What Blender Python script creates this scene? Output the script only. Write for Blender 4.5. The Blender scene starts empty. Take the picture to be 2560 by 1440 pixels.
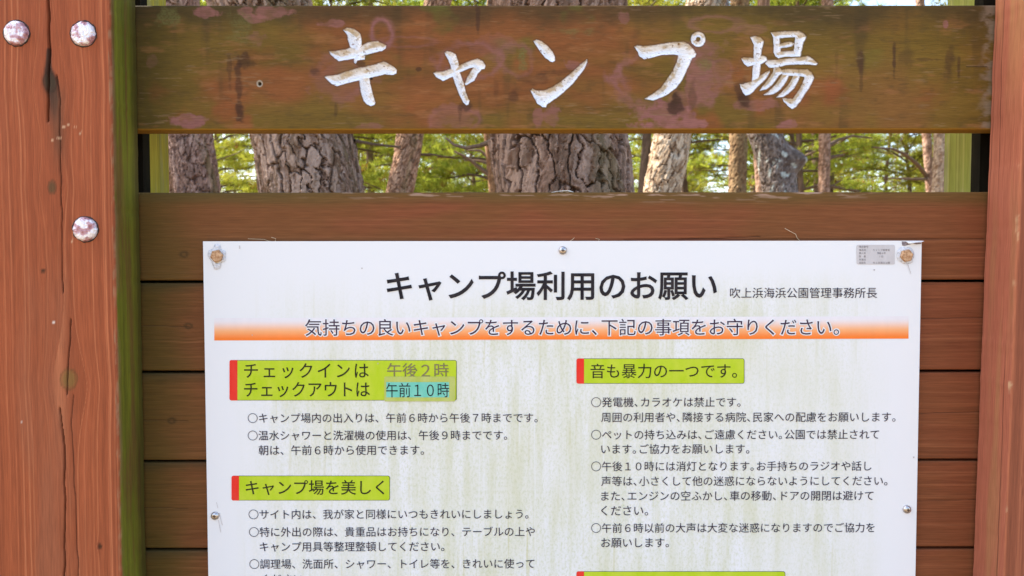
import bpy, math, random
import numpy as np
from mathutils import Vector, Matrix

# ------------------------------------------------------------------ camera
SC = bpy.context.scene
COL = SC.collection
EYE = 1.6
CAM_D = 1.27
F_PX = 1900.0            # focal length in photograph pixels (2560 wide)
YAW, PITCH, ROLL = (math.radians(a) for a in (0.132, -2.115, -0.055))
_fw = Vector((math.sin(YAW)*math.cos(PITCH), math.cos(YAW)*math.cos(PITCH), math.sin(PITCH)))
_r0 = Vector((math.cos(YAW), -math.sin(YAW), 0))
_u0 = _r0.cross(_fw)
_r = _r0*math.cos(ROLL) + _u0*math.sin(ROLL)
_u = _u0*math.cos(ROLL) - _r0*math.sin(ROLL)
cam_data = bpy.data.cameras.new('camera')
cam = bpy.data.objects.new('camera', cam_data)
COL.objects.link(cam)
cam_data.sensor_width = 36.0
cam_data.lens = 36.0*F_PX/2560.0
cam_data.clip_start = 0.02
cam_data.clip_end = 1500
cam_data.dof.use_dof = True
cam_data.dof.focus_distance = 1.27
cam_data.dof.aperture_fstop = 8.0
m = Matrix((_r, _u, -_fw)).transposed().to_4x4()
m.translation = Vector((0, -CAM_D, EYE))
cam.matrix_world = m
SC.camera = cam

# ------------------------------------------------------------------ sky, sun, exposure
SUN_EL = math.radians(50)
SUN_H = Vector((-1.0, 0.34, 0)).normalized()
sun_vec = Vector((SUN_H.x*math.cos(SUN_EL), SUN_H.y*math.cos(SUN_EL), math.sin(SUN_EL)))
world = bpy.data.worlds.new('World')
SC.world = world
world.use_nodes = True
wn = world.node_tree
sky = wn.nodes.new('ShaderNodeTexSky')
sky.sky_type = 'NISHITA'
sky.sun_disc = False
sky.sun_elevation = SUN_EL
sky.sun_rotation = math.atan2(SUN_H.x, SUN_H.y)
sky.air_density = 1.0
sky.dust_density = 2.5
sky.ozone_density = 0.6
bg = wn.nodes['Background']
bg.inputs['Strength'].default_value = 0.15
wn.links.new(sky.outputs['Color'], bg.inputs['Color'])
sd = bpy.data.lights.new('sun', 'SUN')
sd.energy = 5.0
sd.angle = math.radians(0.53)
sd.color = (1.0, 0.94, 0.84)
sun = bpy.data.objects.new('sun', sd)
COL.objects.link(sun)
sun.rotation_euler = (-sun_vec).to_track_quat('-Z', 'Y').to_euler()
sun.location = (-6, 3, 9)
vs = SC.view_settings
vs.view_transform = 'Standard'
vs.look = 'None'
vs.gamma = 1.0
vs.use_curve_mapping = False
vs.exposure = 1.86

# ------------------------------------------------------------------ helpers
rng = np.random.default_rng(7)
random.seed(11)


def at(px, py, Y=0.0):
    """point of the upright plane y=Y that the photograph shows at (px,py)"""
    d = _fw*F_PX + _r*(px-1280.0) + _u*(720.0-py)
    t = (CAM_D+Y)/d.y
    return Vector((d.x*t, Y, EYE+d.z*t))


_TAB = np.random.default_rng(3).random((8, 256, 256))


def vn(x, y, s=0):
    """smooth value noise 0..1"""
    x = np.asarray(x, float); y = np.asarray(y, float)
    T = _TAB[s % 8]
    xi = np.floor(x).astype(int); yi = np.floor(y).astype(int)
    fx = x-xi; fy = y-yi
    fx = fx*fx*(3-2*fx); fy = fy*fy*(3-2*fy)
    a = T[xi & 255, yi & 255]; b = T[(xi+1) & 255, yi & 255]
    c = T[xi & 255, (yi+1) & 255]; d = T[(xi+1) & 255, (yi+1) & 255]
    return (a*(1-fx)+b*fx)*(1-fy)+(c*(1-fx)+d*fx)*fy


def fbm(x, y, s=0, o=4):
    t = 0; a = 0.5; n = 0
    for i in range(o):
        t = t+a*vn(x*2**i+17.3*i, y*2**i+9.1*i, s+i); n += a; a *= 0.55
    return t/n


def sst(a, b, x):
    t = np.clip((x-a)/(b-a), 0, 1)
    return t*t*(3-2*t)


def mix(a, b, t):
    a = np.asarray(a, float); b = np.asarray(b, float)
    t = np.asarray(t)[..., None]
    return a*(1-t)+b*t


def np_mesh(name, V, Q, colr=None, smooth=True):
    """mesh from vertex array and (k,4) or (k,3) index array"""
    me = bpy.data.meshes.new(name)
    V = np.asarray(V, np.float32).reshape(-1, 3); Q = np.asarray(Q, np.int32)
    k, s = Q.shape
    me.vertices.add(len(V)); me.vertices.foreach_set('co', V.ravel())
    me.loops.add(k*s); me.loops.foreach_set('vertex_index', Q.ravel())
    me.polygons.add(k)
    me.polygons.foreach_set('loop_start', np.arange(0, k*s, s, dtype=np.int32))
    me.polygons.foreach_set('loop_total', np.full(k, s, np.int32))
    me.polygons.foreach_set('use_smooth', np.full(k, smooth, bool))
    if colr is not None:
        a = me.attributes.new('Col', 'FLOAT_COLOR', 'POINT')
        c = np.ones((len(V), 4), np.float32); c[:, :3] = np.asarray(colr).reshape(-1, 3)
        a.data.foreach_set('color', c.ravel())
    me.update(calc_edges=True)
    me.validate()
    return me


def grid_quads(mm, n, closed):
    i = np.arange(mm-1)[:, None]; j = np.arange(n if closed else n-1)[None, :]
    j2 = (j+1) % n
    return np.stack([i*n+j, i*n+j2, (i+1)*n+j2, (i+1)*n+j], -1).reshape(-1, 4)


def obj(name, me, mat, parent=None, label=None, cat=None, group=None, kind=None, loc=None):
    o = bpy.data.objects.new(name, me)
    COL.objects.link(o)
    if me is not None and mat is not None:
        me.materials.clear(); me.materials.append(mat)
    if parent is not None:
        o.parent = parent
    if label: o['label'] = label
    if cat: o['category'] = cat
    if group: o['group'] = group
    if kind: o['kind'] = kind
    if loc is not None: o.location = loc
    return o


def poly_mesh(name, verts, faces, smooth=False):
    me = bpy.data.meshes.new(name)
    me.from_pydata([tuple(v) for v in verts], [], faces)
    if smooth:
        me.polygons.foreach_set('use_smooth', [True]*len(me.polygons))
    me.update()
    return me


def lathe(name, prof, n=20, jitter=0.0, seed=0):
    """surface of revolution about -Y (profile: radius, forward)"""
    rg = np.random.default_rng(seed)
    V = []; F = []
    for r, h in prof:
        for k in range(n):
            a = 2*math.pi*k/n
            q = r*(1+jitter*(rg.random()-.5))
            V.append((q*math.cos(a), -h-(jitter*r*.25*rg.random()), q*math.sin(a)))
    for i in range(len(prof)-1):
        for k in range(n):
            F.append((i*n+k, i*n+(k+1) % n, (i+1)*n+(k+1) % n, (i+1)*n+k))
    F.append(tuple(range((len(prof)-1)*n, len(prof)*n)))
    return poly_mesh(name, V, F, True)


# ------------------------------------------------------------------ materials
def newmat(name):
    mt = bpy.data.materials.new(name); mt.use_nodes = True
    nt = mt.node_tree
    return mt, nt, nt.nodes['Principled BSDF']


def N(nt, t, **kw):
    n = nt.nodes.new(t)
    for k, v in kw.items():
        if k in n.inputs: n.inputs[k].default_value = v
        else: setattr(n, k, v)
    return n


def painted(name, rough=0.65, spec=0.35, nscale=(900, 900, 60), amt=0.16, bump=0.12):
    """colour attribute times fine fibre noise"""
    mt, nt, b = newmat(name)
    L = nt.links
    at_ = N(nt, 'ShaderNodeAttribute', attribute_name='Col')
    tc = N(nt, 'ShaderNodeTexCoord')
    mp = N(nt, 'ShaderNodeMapping'); mp.inputs['Scale'].default_value = nscale
    L.new(tc.outputs['Object'], mp.inputs['Vector'])
    nz = N(nt, 'ShaderNodeTexNoise', Scale=1.0, Detail=3.0)
    L.new(mp.outputs['Vector'], nz.inputs['Vector'])
    mr = N(nt, 'ShaderNodeMapRange'); mr.inputs['From Min'].default_value = .3; mr.inputs['From Max'].default_value = .7
    mr.inputs['To Min'].default_value = 1-amt; mr.inputs['To Max'].default_value = 1+amt
    L.new(nz.outputs['Fac'], mr.inputs['Value'])
    vm = N(nt, 'ShaderNodeVectorMath', operation='SCALE')
    L.new(at_.outputs['Color'], vm.inputs[0]); L.new(mr.outputs['Result'], vm.inputs['Scale'])
    L.new(vm.outputs['Vector'], b.inputs['Base Color'])
    b.inputs['Roughness'].default_value = rough
    b.inputs['Specular IOR Level'].default_value = spec
    if bump:
        bp = N(nt, 'ShaderNodeBump', Strength=bump, Distance=0.002)
        L.new(nz.outputs['Fac'], bp.inputs['Height']); L.new(bp.outputs['Normal'], b.inputs['Normal'])
    return mt


def noisy(name, c1, c2, scale=(30, 30, 30), rough=0.7, metal=0.0, spec=0.4, bump=0.0, detail=4.0, lo=.35, hi=.65):
    mt, nt, b = newmat(name)
    L = nt.links
    tc = N(nt, 'ShaderNodeTexCoord')
    mp = N(nt, 'ShaderNodeMapping'); mp.inputs['Scale'].default_value = scale
    L.new(tc.outputs['Object'], mp.inputs['Vector'])
    nz = N(nt, 'ShaderNodeTexNoise', Scale=1.0, Detail=detail)
    L.new(mp.outputs['Vector'], nz.inputs['Vector'])
    cr = N(nt, 'ShaderNodeValToRGB')
    cr.color_ramp.elements[0].position = lo; cr.color_ramp.elements[0].color = (*c1, 1)
    cr.color_ramp.elements[1].position = hi; cr.color_ramp.elements[1].color = (*c2, 1)
    L.new(nz.outputs['Fac'], cr.inputs['Fac'])
    L.new(cr.outputs['Color'], b.inputs['Base Color'])
    b.inputs['Roughness'].default_value = rough; b.inputs['Metallic'].default_value = metal
    b.inputs['Specular IOR Level'].default_value = spec
    if bump:
        bp = N(nt, 'ShaderNodeBump', Strength=bump, Distance=0.004)
        L.new(nz.outputs['Fac'], bp.inputs['Height']); L.new(bp.outputs['Normal'], b.inputs['Normal'])
    return mt


M_POST = painted('stained_post_wood', 0.7, 0.15, (700, 700, 25))
M_PLANK = painted('stained_plank_wood', 0.7, 0.15, (25, 700, 700))
M_BOARD = painted('weathered_board_wood', 0.75, 0.15, (60, 700, 900), 0.14, 0.15)
M_BARK = painted('pine_bark', 0.9, 0.15, (60, 60, 25), 0.22, 0.5)
M_MOSSY = painted('mossy_wood', 0.85, 0.15, (500, 500, 25), 0.15, 0.1)
M_SHADE_BLACK = noisy('shade_black', (0.006, 0.005, 0.003), (0.016, 0.013, 0.006), (60, 60, 8), 0.9, 0, 0.1)  # near-black base that puts deep shade into the colour
M_GROUND = noisy('pine_litter', (0.13, 0.088, 0.048), (0.26, 0.185, 0.10), (1.7, 1.7, 1.7), 0.95, 0, 0.1, 0.4, 8.0)

# ------------------------------------------------------------------ ground
gx = np.linspace(-1, 1, 61)
gx = np.sign(gx)*np.abs(gx)**2.2*420
GX, GY = np.meshgrid(gx, gx, indexing='ij')
GZ = (fbm(GX*.12+40, GY*.12+40, 2)-.5)*0.25*sst(2.5, 9, np.hypot(GX, GY))
obj('ground', np_mesh('ground', np.stack([GX, GY, GZ], -1), grid_quads(61, 61, False)), M_GROUND, kind='structure')

# ------------------------------------------------------------------ the wooden stand
XL, XR = -0.613, 0.788          # inner faces of the posts at the plank plane
YF = -0.086                     # front faces of the posts
stand = obj('notice_stand', None, None, None,
            'red-brown timber notice stand with two thick posts, carved board and planks', 'notice stand', loc=(0.0875, 0, 0))
SX = 0.0875


def under(o, dx=SX):
    return o


def box_loop(w, y0, y1, nf, ns, ch=0.004):
    """cross-section of a post: front samples, inner(right) side, back, left; returns xy, face id, s"""
    P = []; Fc = []
    for k in range(nf):
        P.append((-w/2+ch+(w-2*ch)*k/(nf-1), y0)); Fc.append(0)
    P.append((w/2-ch*.3, y0+ch*.3)); Fc.append(1)
    for k in range(ns):
        P.append((w/2, y0+ch+(y1-y0-2*ch)*k/(ns-1))); Fc.append(2)
    for k in range(5):
        P.append((w/2-ch-(w-2*ch)*k/4, y1)); Fc.append(3)
    for k in range(ns):
        P.append((-w/2, y1-ch-(y1-y0-2*ch)*k/(ns-1))); Fc.append(4)
    P.append((-w/2+ch*.3, y0+ch*.3)); Fc.append(5)
    return np.array(P), np.array(Fc)


_LINE = np.random.default_rng(21).random(4096)


def lines1(u, f, s=0):
    """1-D smooth random along u"""
    x = u*f+s*97.31+1000
    i = np.floor(x).astype(int); t = x-i; t = t*t*(3-2*t)
    return _LINE[i & 4095]*(1-t)+_LINE[(i+1) & 4095]*t


def grain(u, v, base, pale, dark, seed=0):
    """long grain: u across the fibres, v along them (metres)"""
    w = u+0.006*(fbm(v*1.1+seed*3.7, u*4+seed, 1, 2)-.5)+0.0016*(vn(v*9, u*20+seed, 2)-.5)
    g1 = lines1(w, 75, seed); g2 = lines1(w, 230, seed+1); g3 = lines1(w, 620, seed+2)
    amp = 0.45+0.55*fbm(u*8+seed, v*1.6, 3, 2)
    c = mix(base, dark, np.clip((g2-.45)*.6*amp+(g1-.5)*.5, 0, 1))
    pl = sst(.74, .95, g1*.35+g2*.45+g3*.28)*amp
    c = mix(c, pale, np.clip(pl*1.05, 0, 1))
    return c*(0.9+.2*g3[..., None]), w


def knot_flow(x, z, knots):
    u = x.copy()
    for (kx, kz, R, Lz) in knots:
        d = u-kx
        r = R*np.exp(-np.abs((z-kz)/Lz)**1.5)
        u = kx+np.sign(d)*(np.sqrt(d*d+r*r)-r) if False else kx+np.sign(d)*np.sqrt(np.maximum(d*d-r*r*np.exp(-(d/(R*3.5))**2), (0.12*d)**2))
    return u


def seg_dist(x, z, pts):
    d = np.full(x.shape, 9.0)
    for (ax, az), (bx, bz) in zip(pts[:-1], pts[1:]):
        vx, vz = bx-ax, bz-az
        t = np.clip(((x-ax)*vx+(z-az)*vz)/(vx*vx+vz*vz+1e-12), 0, 1)
        d = np.minimum(d, np.hypot(x-ax-t*vx, z-az-t*vz))
    return d


# z rows of the posts: dense where the photograph looks
zrows = np.concatenate([np.linspace(0.0, 0.95, 20), np.arange(0.99, 2.08, 0.0034), np.linspace(2.09, 2.38, 8)])

# ---- left post
PW = 0.212
pts, fc = box_loop(PW, YF, -0.0035, 190, 60)
cxl = XL-PW/2
X = pts[:, 0][None, :].repeat(len(zrows), 0); Y = pts[:, 1][None, :].repeat(len(zrows), 0)
Z = zrows[:, None].repeat(len(pts), 1)
pp = lambda px, py: ((at(px, py, YF).x-cxl), at(px, py, YF).z)
kn = [(*pp(126, 215), .026, .085), (*pp(130, 468), .018, .06), (*pp(172, 965), .028, .085), (*pp(108, 677), .005, .015), (*pp(250, 1366), .005, .015)]
U = knot_flow(X, Z, kn)
colr, W = grain(U, Z, (0.325, 0.085, 0.032), (0.50, 0.155, 0.062), (0.215, 0.050, 0.020), 1)
colr *= (0.90+0.2*fbm(X*9, Z*3, 4))[..., None]
rgl = np.random.default_rng(4)
uu = U+.004*(fbm(Z*1.3+2, U*3, 1, 2)-.5)+.0012*(vn(Z*7, U*15, 2)-.5)
pos = -PW/2
while pos < PW/2:
    pos += .004+.014*rgl.random()
    wl = .0006+.0007*rgl.random(); al = .08+.52*rgl.random()**1.5
    k = np.exp(-((uu-pos)/wl)**2)*sst(.25, .6, vn(Z*2.5+pos*900, Z*0, 5))
    colr = mix(colr, (0.60, 0.21, 0.09), al*k)
    k = np.exp(-((uu-pos-.0022)/.0012)**2)
    colr = mix(colr, (0.20, 0.045, 0.018), .35*al*k)
colr = mix(colr, (0.30, 0.11, 0.055), 0.5*sst(.45, .75, fbm(X*14+5, Z*2.2, 5)))
Yd = np.zeros_like(X)
# dark pocket and stain under the upper knot
d = seg_dist(X, Z, [pp(122, 125), pp(121, 170), pp(128, 215), pp(135, 250), pp(130, 330)])
wd = 0.004+0.007*np.exp(-((Z-pp(0, 205)[1])/.02)**2)+0.006*np.exp(-((Z-pp(0, 245)[1])/.05)**2)
wig = .7+.6*fbm(X*120, Z*60, 2)
pk = sst(1.0, .35, d/(wd*wig))
colr = mix(colr, (0.035, 0.024, 0.016), .88*pk*sst(pp(0, 345)[1], pp(0, 240)[1], Z))
sm = np.exp(-((X-pp(138, 0)[0])/.011)**2)*sst(pp(0, 470)[1], pp(0, 330)[1], Z)*sst(pp(0, 190)[1], pp(0, 250)[1], Z)
colr = mix(colr, (0.115, 0.055, 0.028), .65*sm)
for (kx, kz), rx, rz, cc, a in [(pp(130, 468), .007, .011, (0.10, 0.06, 0.025), .85), (pp(172, 948), .013, .017, (0.19, 0.115, 0.03), .75),
                                (pp(108, 677), .004, .003, (0.05, 0.025, 0.012), .9), (pp(250, 1366), .0035, .0045, (0.04, 0.02, 0.01), .9), (pp(125, 205), .010, .016, (0.05, 0.035, 0.018), .8)]:
    q = np.hypot((X-kx)/rx, (Z-kz)/rz)*(0.8+.45*fbm(X*150, Z*150, 6))
    colr = mix(colr, cc, a*sst(1.15, .55, q))
    colr = mix(colr, np.asarray(cc)*.5, .5*np.exp(-((q-1.0)/.13)**2))
# cracks: real grooves
for path, w, dep in [([pp(118, -60), pp(121, 60), pp(123, 140), pp(119, 200), pp(121, 300)], .0014, .009),
                     ([pp(140, 190), pp(150, 250), pp(150, 420), pp(155, 560), pp(157, 730)], .0007, .004),
                     ([pp(176, 800), pp(172, 880), pp(170, 930), pp(168, 985)], .0008, .004),
                     ([pp(150, 1020), pp(160, 1120), pp(162, 1300), pp(160, 1500)], .0010, .007),
                     ([pp(185, 990), pp(178, 1060), pp(186, 1200), pp(196, 1440)], .0005, .002)]:
    d = seg_dist(X+.0022*(vn(Z*40, X*0, 3)-.5), Z, path)
    k = sst(w*1.9, w*.5, d)*(fc == 0)
    Yd += dep*k
    colr = mix(colr, (0.06, 0.02, 0.012), .75*k)
# scratches and chips showing raw wood
for (a, b) in [((157, 318), (172, 312)), ((184, 320), (194, 314)), ((130, 350), (148, 344)), ((150, 346), (157, 342)), ((200, 334), (204, 330)), ((178, 607), (182, 600))]:
    d = seg_dist(X, Z, [pp(*a), pp(*b)])
    colr = mix(colr, (0.62, 0.38, 0.22), .8*sst(.0016, .0005, d)*(vn(X*900, Z*900, 1) > .3))
for q in [(135, 806), (54, 1057), (132, 808)]:
    d = np.hypot(X-pp(*q)[0], Z-pp(*q)[1]); colr = mix(colr, (.7, .6, .5), sst(.0022, .0008, d))
# worn arris and mossy inner face
edge = (fc == 1) | ((fc == 0) & (pts[:, 0] > PW/2-.0055))
wr = edge[None, :]*sst(.40, .75, fbm(Z*60, X*300, 4))
colr = mix(colr, (0.36, 0.21, 0.11), .6*wr)
moss, _ = grain(Y, Z, (0.165, 0.165, 0.016), (0.24, 0.23, 0.035), (0.085, 0.065, 0.012), 5)
moss *= (.6+.8*fbm(Y*45+3, Z*5, 2, 3))[..., None]
moss = mix(moss, (0.15, 0.075, 0.022), .8*sst(.50, .70, fbm(Y*50, Z*3.5, 1)))
moss = mix(moss, (0.060, 0.040, 0.010), .8*sst(-.042, -.012, Y+.016*(fbm(Y*30, Z*9, 3)-.5)))  # darker towards the boards: dirt brown with corner shade painted in
moss = mix(moss, (0.26, 0.14, 0.07), .6*sst(YF+.014, YF+.003, Y)*sst(.3, .6, fbm(Y*90, Z*30, 2)))
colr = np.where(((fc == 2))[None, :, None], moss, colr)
Yg = Y+Yd-(fc == 0)*.0004*(lines1(W, 230, 2)-.5)
# gentle irregularity of the arris
Xg = X+((fc == 1) | (fc == 2))*(-.0012*vn(Z*14, X*0, 2)-.001*vn(Z*90, X*0, 5))
V = np.stack([Xg, Yg, Z], -1)
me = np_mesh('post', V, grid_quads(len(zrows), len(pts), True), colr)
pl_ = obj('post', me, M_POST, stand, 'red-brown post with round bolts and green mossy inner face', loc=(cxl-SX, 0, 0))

# ---- right post (leans outwards by one degree)
pts, fc = box_loop(PW, YF, -0.0035, 110, 70)
pts = pts*np.array([-1, 1]); pts = pts[::-1].copy(); fc = fc[::-1].copy()
X = pts[:, 0][None, :].repeat(len(zrows), 0); Y = pts[:, 1][None, :].repeat(len(zrows), 0)
Z = zrows[:, None].repeat(len(pts), 1)
cr_, Wr = grain(knot_flow(X, Z, [(-.07, 1.25, .008, .03)]), Z, (0.29, 0.092, 0.045), (0.40, 0.135, 0.065), (0.19, 0.05, 0.024), 8)
inn, _ = grain(Y+.05*(Z-1.5)*.3, Z, (0.36, 0.115, 0.065), (0.44, 0.17, 0.085), (0.27, 0.077, 0.045), 12)  # inner face paler than the front, bounce light put into its colour
inn = mix(inn, (0.34, 0.165, 0.07), .6*sst(.5, .75, fbm(Y*40+3, Z*2.5, 6)))
inn = mix(inn, (0.36, 0.20, 0.075), .55*sst(1.75, 2.05, Z)*sst(.35, .6, fbm(Y*30, Z*4, 2)))
colr = np.where((fc == 2)[None, :, None], inn, cr_)
for (yy, z0, z1, w) in [(-.031, 1.66, 2.2, .0007), (-.068, 1.0, 1.5, .0008), (-.012, 1.62, 2.05, .0006)]:
    d = np.abs(Y-yy+.006*(vn(Z*3, Z*0+yy*100, 2)-.5))*(fc == 2)+9*(fc != 2)
    k = sst(w*1.8, w*.5, d)*sst(z0, z0+.1, Z)*sst(z1, z1-.1, Z)
    colr = mix(colr, (0.10, 0.03, 0.018), .8*k)
edge = ((fc == 1) | ((fc == 2) & (pts[:, 1] < YF+.008)))[None, :]
colr = mix(colr, (0.55, 0.36, 0.2), .8*edge*sst(.66, .8, fbm(Z*30, X*200, 2)))
Xg = X+((fc == 1) | (fc == 2))*(.0012*vn(Z*12, X*0, 4)+.0008*vn(Z*80, X*0, 1))
me = np_mesh('post', np.stack([Xg, Y, Z], -1), grid_quads(len(zrows), len(pts), True), colr)
pr_ = obj('post', me, M_POST, stand, 'plain red-brown post without bolts', loc=(0.788+PW/2-SX-.0175*1.55, 0, 0))
pr_.rotation_euler.y = math.radians(1.0)

# ---- battens with deep shade in their colour, and mossy rear posts behind the boards
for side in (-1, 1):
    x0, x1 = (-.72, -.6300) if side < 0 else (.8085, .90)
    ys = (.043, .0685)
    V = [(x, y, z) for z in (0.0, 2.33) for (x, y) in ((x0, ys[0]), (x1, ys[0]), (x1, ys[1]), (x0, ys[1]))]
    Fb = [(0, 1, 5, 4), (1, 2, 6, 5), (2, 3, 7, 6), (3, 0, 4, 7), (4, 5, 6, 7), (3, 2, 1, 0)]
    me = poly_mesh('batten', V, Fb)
    b_ = obj('batten', me, M_SHADE_BLACK, stand, 'batten coloured nearly black for deep shade', loc=(-SX, 0, 0))
    # rear post
    rz = np.concatenate([np.linspace(0, 1.5, 16), np.arange(1.52, 2.12, .008), np.linspace(2.13, 2.6, 6)])
    p2, f2 = box_loop(.10, .070, .160, 40, 30, .003)
    if side > 0:
        p2 = (p2*np.array([-1, 1]))[::-1].copy(); f2 = f2[::-1].copy()
    X = p2[:, 0][None, :].repeat(len(rz), 0); Y = p2[:, 1][None, :].repeat(len(rz), 0); Z = rz[:, None].repeat(len(p2), 1)
    g, _ = grain(X+Y, Z, (0.42, 0.34, 0.04) if side < 0 else (0.24, 0.25, 0.05), (0.34, 0.32, 0.09), (0.12, 0.11, 0.02), 15+side)
    g = mix(g, (0.30, 0.27, 0.16), .5*sst(.5, .75, fbm(X*60+Y*60, Z*9, 3)))
    me = np_mesh('rear_post', np.stack([X, Y, Z], -1), grid_quads(len(rz), len(p2), True), g)
    xc = (-.637-.05) if side < 0 else (.812+.05)
    obj('rear_post', me, M_MOSSY, stand, 'green mossy rear post', loc=(xc-SX, 0, 0))


# ---- a horizontal board as a wrapped section: x along, section in (y,z)
def board_loop(z0, z1, yf, yb, n, ch=0.003, nu=6):
    P = [(yf, z0+ch+(z1-z0-2*ch)*k/(n-1)) for k in range(n)]; Fc = [0]*n
    P.append((yf+ch*.3, z1-ch*.3)); Fc.append(1)
    for k in range(nu):
        P.append((yf+ch+(yb-yf-2*ch)*k/(nu-1), z1)); Fc.append(2)
    for k in range(6):
        P.append((yb, z1-ch-(z1-z0-2*ch)*k/5)); Fc.append(3)
    for k in range(nu):
        P.append((yb-ch-(yb-yf-2*ch)*k/(nu-1), z0)); Fc.append(4)
    P.append((yf+ch*.3, z0+ch*.3)); Fc.append(5)
    return np.array(P), np.array(Fc)


def end_caps(V, Q, n):
    mm = len(V)//n
    c0 = list(range(n)); c1 = list(range((mm-1)*n, mm*n))
    return c0[::-1], c1


# ---- planks
lv = [0.1125, -0.0358, -0.1875, -0.3384, -0.4893, -0.640, -0.791, -0.942]
for i in range(7):
    zt = EYE+lv[i]-.0022; zb = EYE+lv[i+1]+.0022
    if i == 0: zt = EYE+lv[0]
    vis = i < 5
    yf = [0.0, .0012, -.0008, .0006, 0, .001, 0][i]
    p2, f2 = board_loop(zb, zt, yf, .038, 96 if vis else 8, .0022)
    x0, x1 = XL-.06, XR+.06
    xs = np.linspace(x0, x1, 480 if vis else 20)
    X = xs[:, None].repeat(len(p2), 1); Y = p2[:, 0][None, :].repeat(len(xs), 0); Z = p2[:, 1][None, :].repeat(len(xs), 0)
    zc = [(-0.555, .6, .006, .04)]
    sd = 20+i*3
    # cathedral-like bend of the grain
    zz = Z+.010*np.sin(X*2.1+i*1.9)*sst(.2, .8, vn(X*1.3+i, Z*0, 2))
    kz = {0: (at(460, 636).x, at(460, 636).z), 1: (at(470, 815).x, at(470, 815).z), 2: (at(430, 1052).x, at(430, 1052).z)}.get(i)
    if kz:
        dz = zz-kz[1]; dd = .010*np.exp(-((X-kz[0])/.03)**2)
        zz = kz[1]+np.sign(dz)*np.sqrt(np.maximum(dz*dz-dd*dd, (.15*dz)**2))
    g, w = grain(zz, X*.6, (0.225, 0.068, 0.027), (0.30, 0.10, 0.04), (0.15, 0.043, 0.018), sd)
    rgl = np.random.default_rng(50+i); pz = zb
    wv = zz+.004*(fbm(X*1.5+i, Z*5, 4, 2)-.5)
    while pz < zt:
        pz += .004+.014*rgl.random(); al = .2+.4*rgl.random()
        k = np.exp(-((wv-pz)/(.0007+.0006*rgl.random()))**2)*sst(.3, .65, vn(X*2.2+pz*700, X*0, 6))
        g = mix(g, (0.40, 0.145, 0.06), al*k)
    # lateral tone: greener near the left post, browner mid, redder right
    olive = sst(XL+.15, XL+.005, X+.09*(fbm(X*9, Z*12, i)-.5))
    g = mix(g, (0.085, 0.062, 0.010), .85*olive)
    g = mix(g, (0.16, 0.078, 0.02), (.5 if i == 0 else .3)*sst(.42, .66, fbm(X*3.5+i*7, Z*9, 3))*(1-.5*sst(.3, .7, X)))
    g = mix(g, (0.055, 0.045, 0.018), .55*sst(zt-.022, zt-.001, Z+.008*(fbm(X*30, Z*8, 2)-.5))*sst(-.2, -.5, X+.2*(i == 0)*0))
    if i == 0:
        top = sst(zt-.030, zt-.004, Z+.012*(fbm(X*9, Z*3, 5)-.5))
        g = mix(g, (0.13, 0.085, 0.022), .7*top)
        fl = sst(.60, .70, fbm(X*26, Z*260, 1, 3))*sst(zt-.012-.012*vn(X*4, X*0, 2), zt-.002, Z)*sst(-.42, -.2, X)*sst(.65, .5, X)
        g = mix(g, (0.42, 0.27, 0.19), .85*fl)
        for (a, b) in [((1700, 598), (2460, 597)), ((1560, 600), (1900, 592))]:
            A = at(*a); B = at(*b)
            d = seg_dist(X, Z+.0015*(vn(X*12, X*0, 3)-.5), [(A.x, A.z), (B.x, B.z)])
            k = sst(.0011, .0004, d)*(f2 == 0); Y = Y+.0015*k; g = mix(g, (.05, .02, .012), .7*k)
    else:
        cz = {1: 795, 2: 1031, 3: 1250, 4: 1470}.get(i, 0)
        if cz:
            A = at(2290, cz+2); B = at(2480, cz-1)
            d = seg_dist(X, Z+.001*(vn(X*20, X*0, 3)-.5), [(A.x, A.z), (B.x, B.z)])
            k = sst(.0011, .0004, d)*(f2 == 0); Y = Y+.001*k; g = mix(g, (.06, .022, .012), .6*k)
            A = at(355, cz+20); B = at(470, cz+20)
            d = seg_dist(X, Z+.002*(vn(X*20, X*0, 4)-.5), [(A.x, A.z), (B.x, B.z)])
            k = sst(.001, .0004, d)*(f2 == 0); Y = Y+.001*k; g = mix(g, (.06, .03, .012), .6*k)
    if kz:
        q = np.hypot((X-kz[0])/.0065, (Z-kz[1])/.005)*(.8+.4*fbm(X*200, Z*200, 3))
        g = mix(g, (0.055, 0.035, 0.012), .75*np.exp(-((q-.8)/.35)**2))
    g = g*.92
    Y = Y-(f2 == 0)*.0003*(lines1(w, 230, sd+1)-.5)
    V = np.stack([X, Y, Z], -1).reshape(-1, 3)
    me = np_mesh('plank', V, grid_quads(len(xs), len(p2), True)[:, ::-1], g)
    obj('plank', me, M_PLANK, stand, loc=(-SX, 0, 0))

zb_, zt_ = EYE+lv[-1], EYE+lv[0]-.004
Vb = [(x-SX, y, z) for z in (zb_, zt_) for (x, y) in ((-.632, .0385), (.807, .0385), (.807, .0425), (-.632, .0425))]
obj('sun_block_sheet', poly_mesh('sun_block_sheet', Vb, [(0, 1, 5, 4), (1, 2, 6, 5), (2, 3, 7, 6), (3, 0, 4, 7), (4, 5, 6, 7), (3, 2, 1, 0)]), M_SHADE_BLACK, stand)  # unseen sheet added to stop sun leaking between the planks

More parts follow.
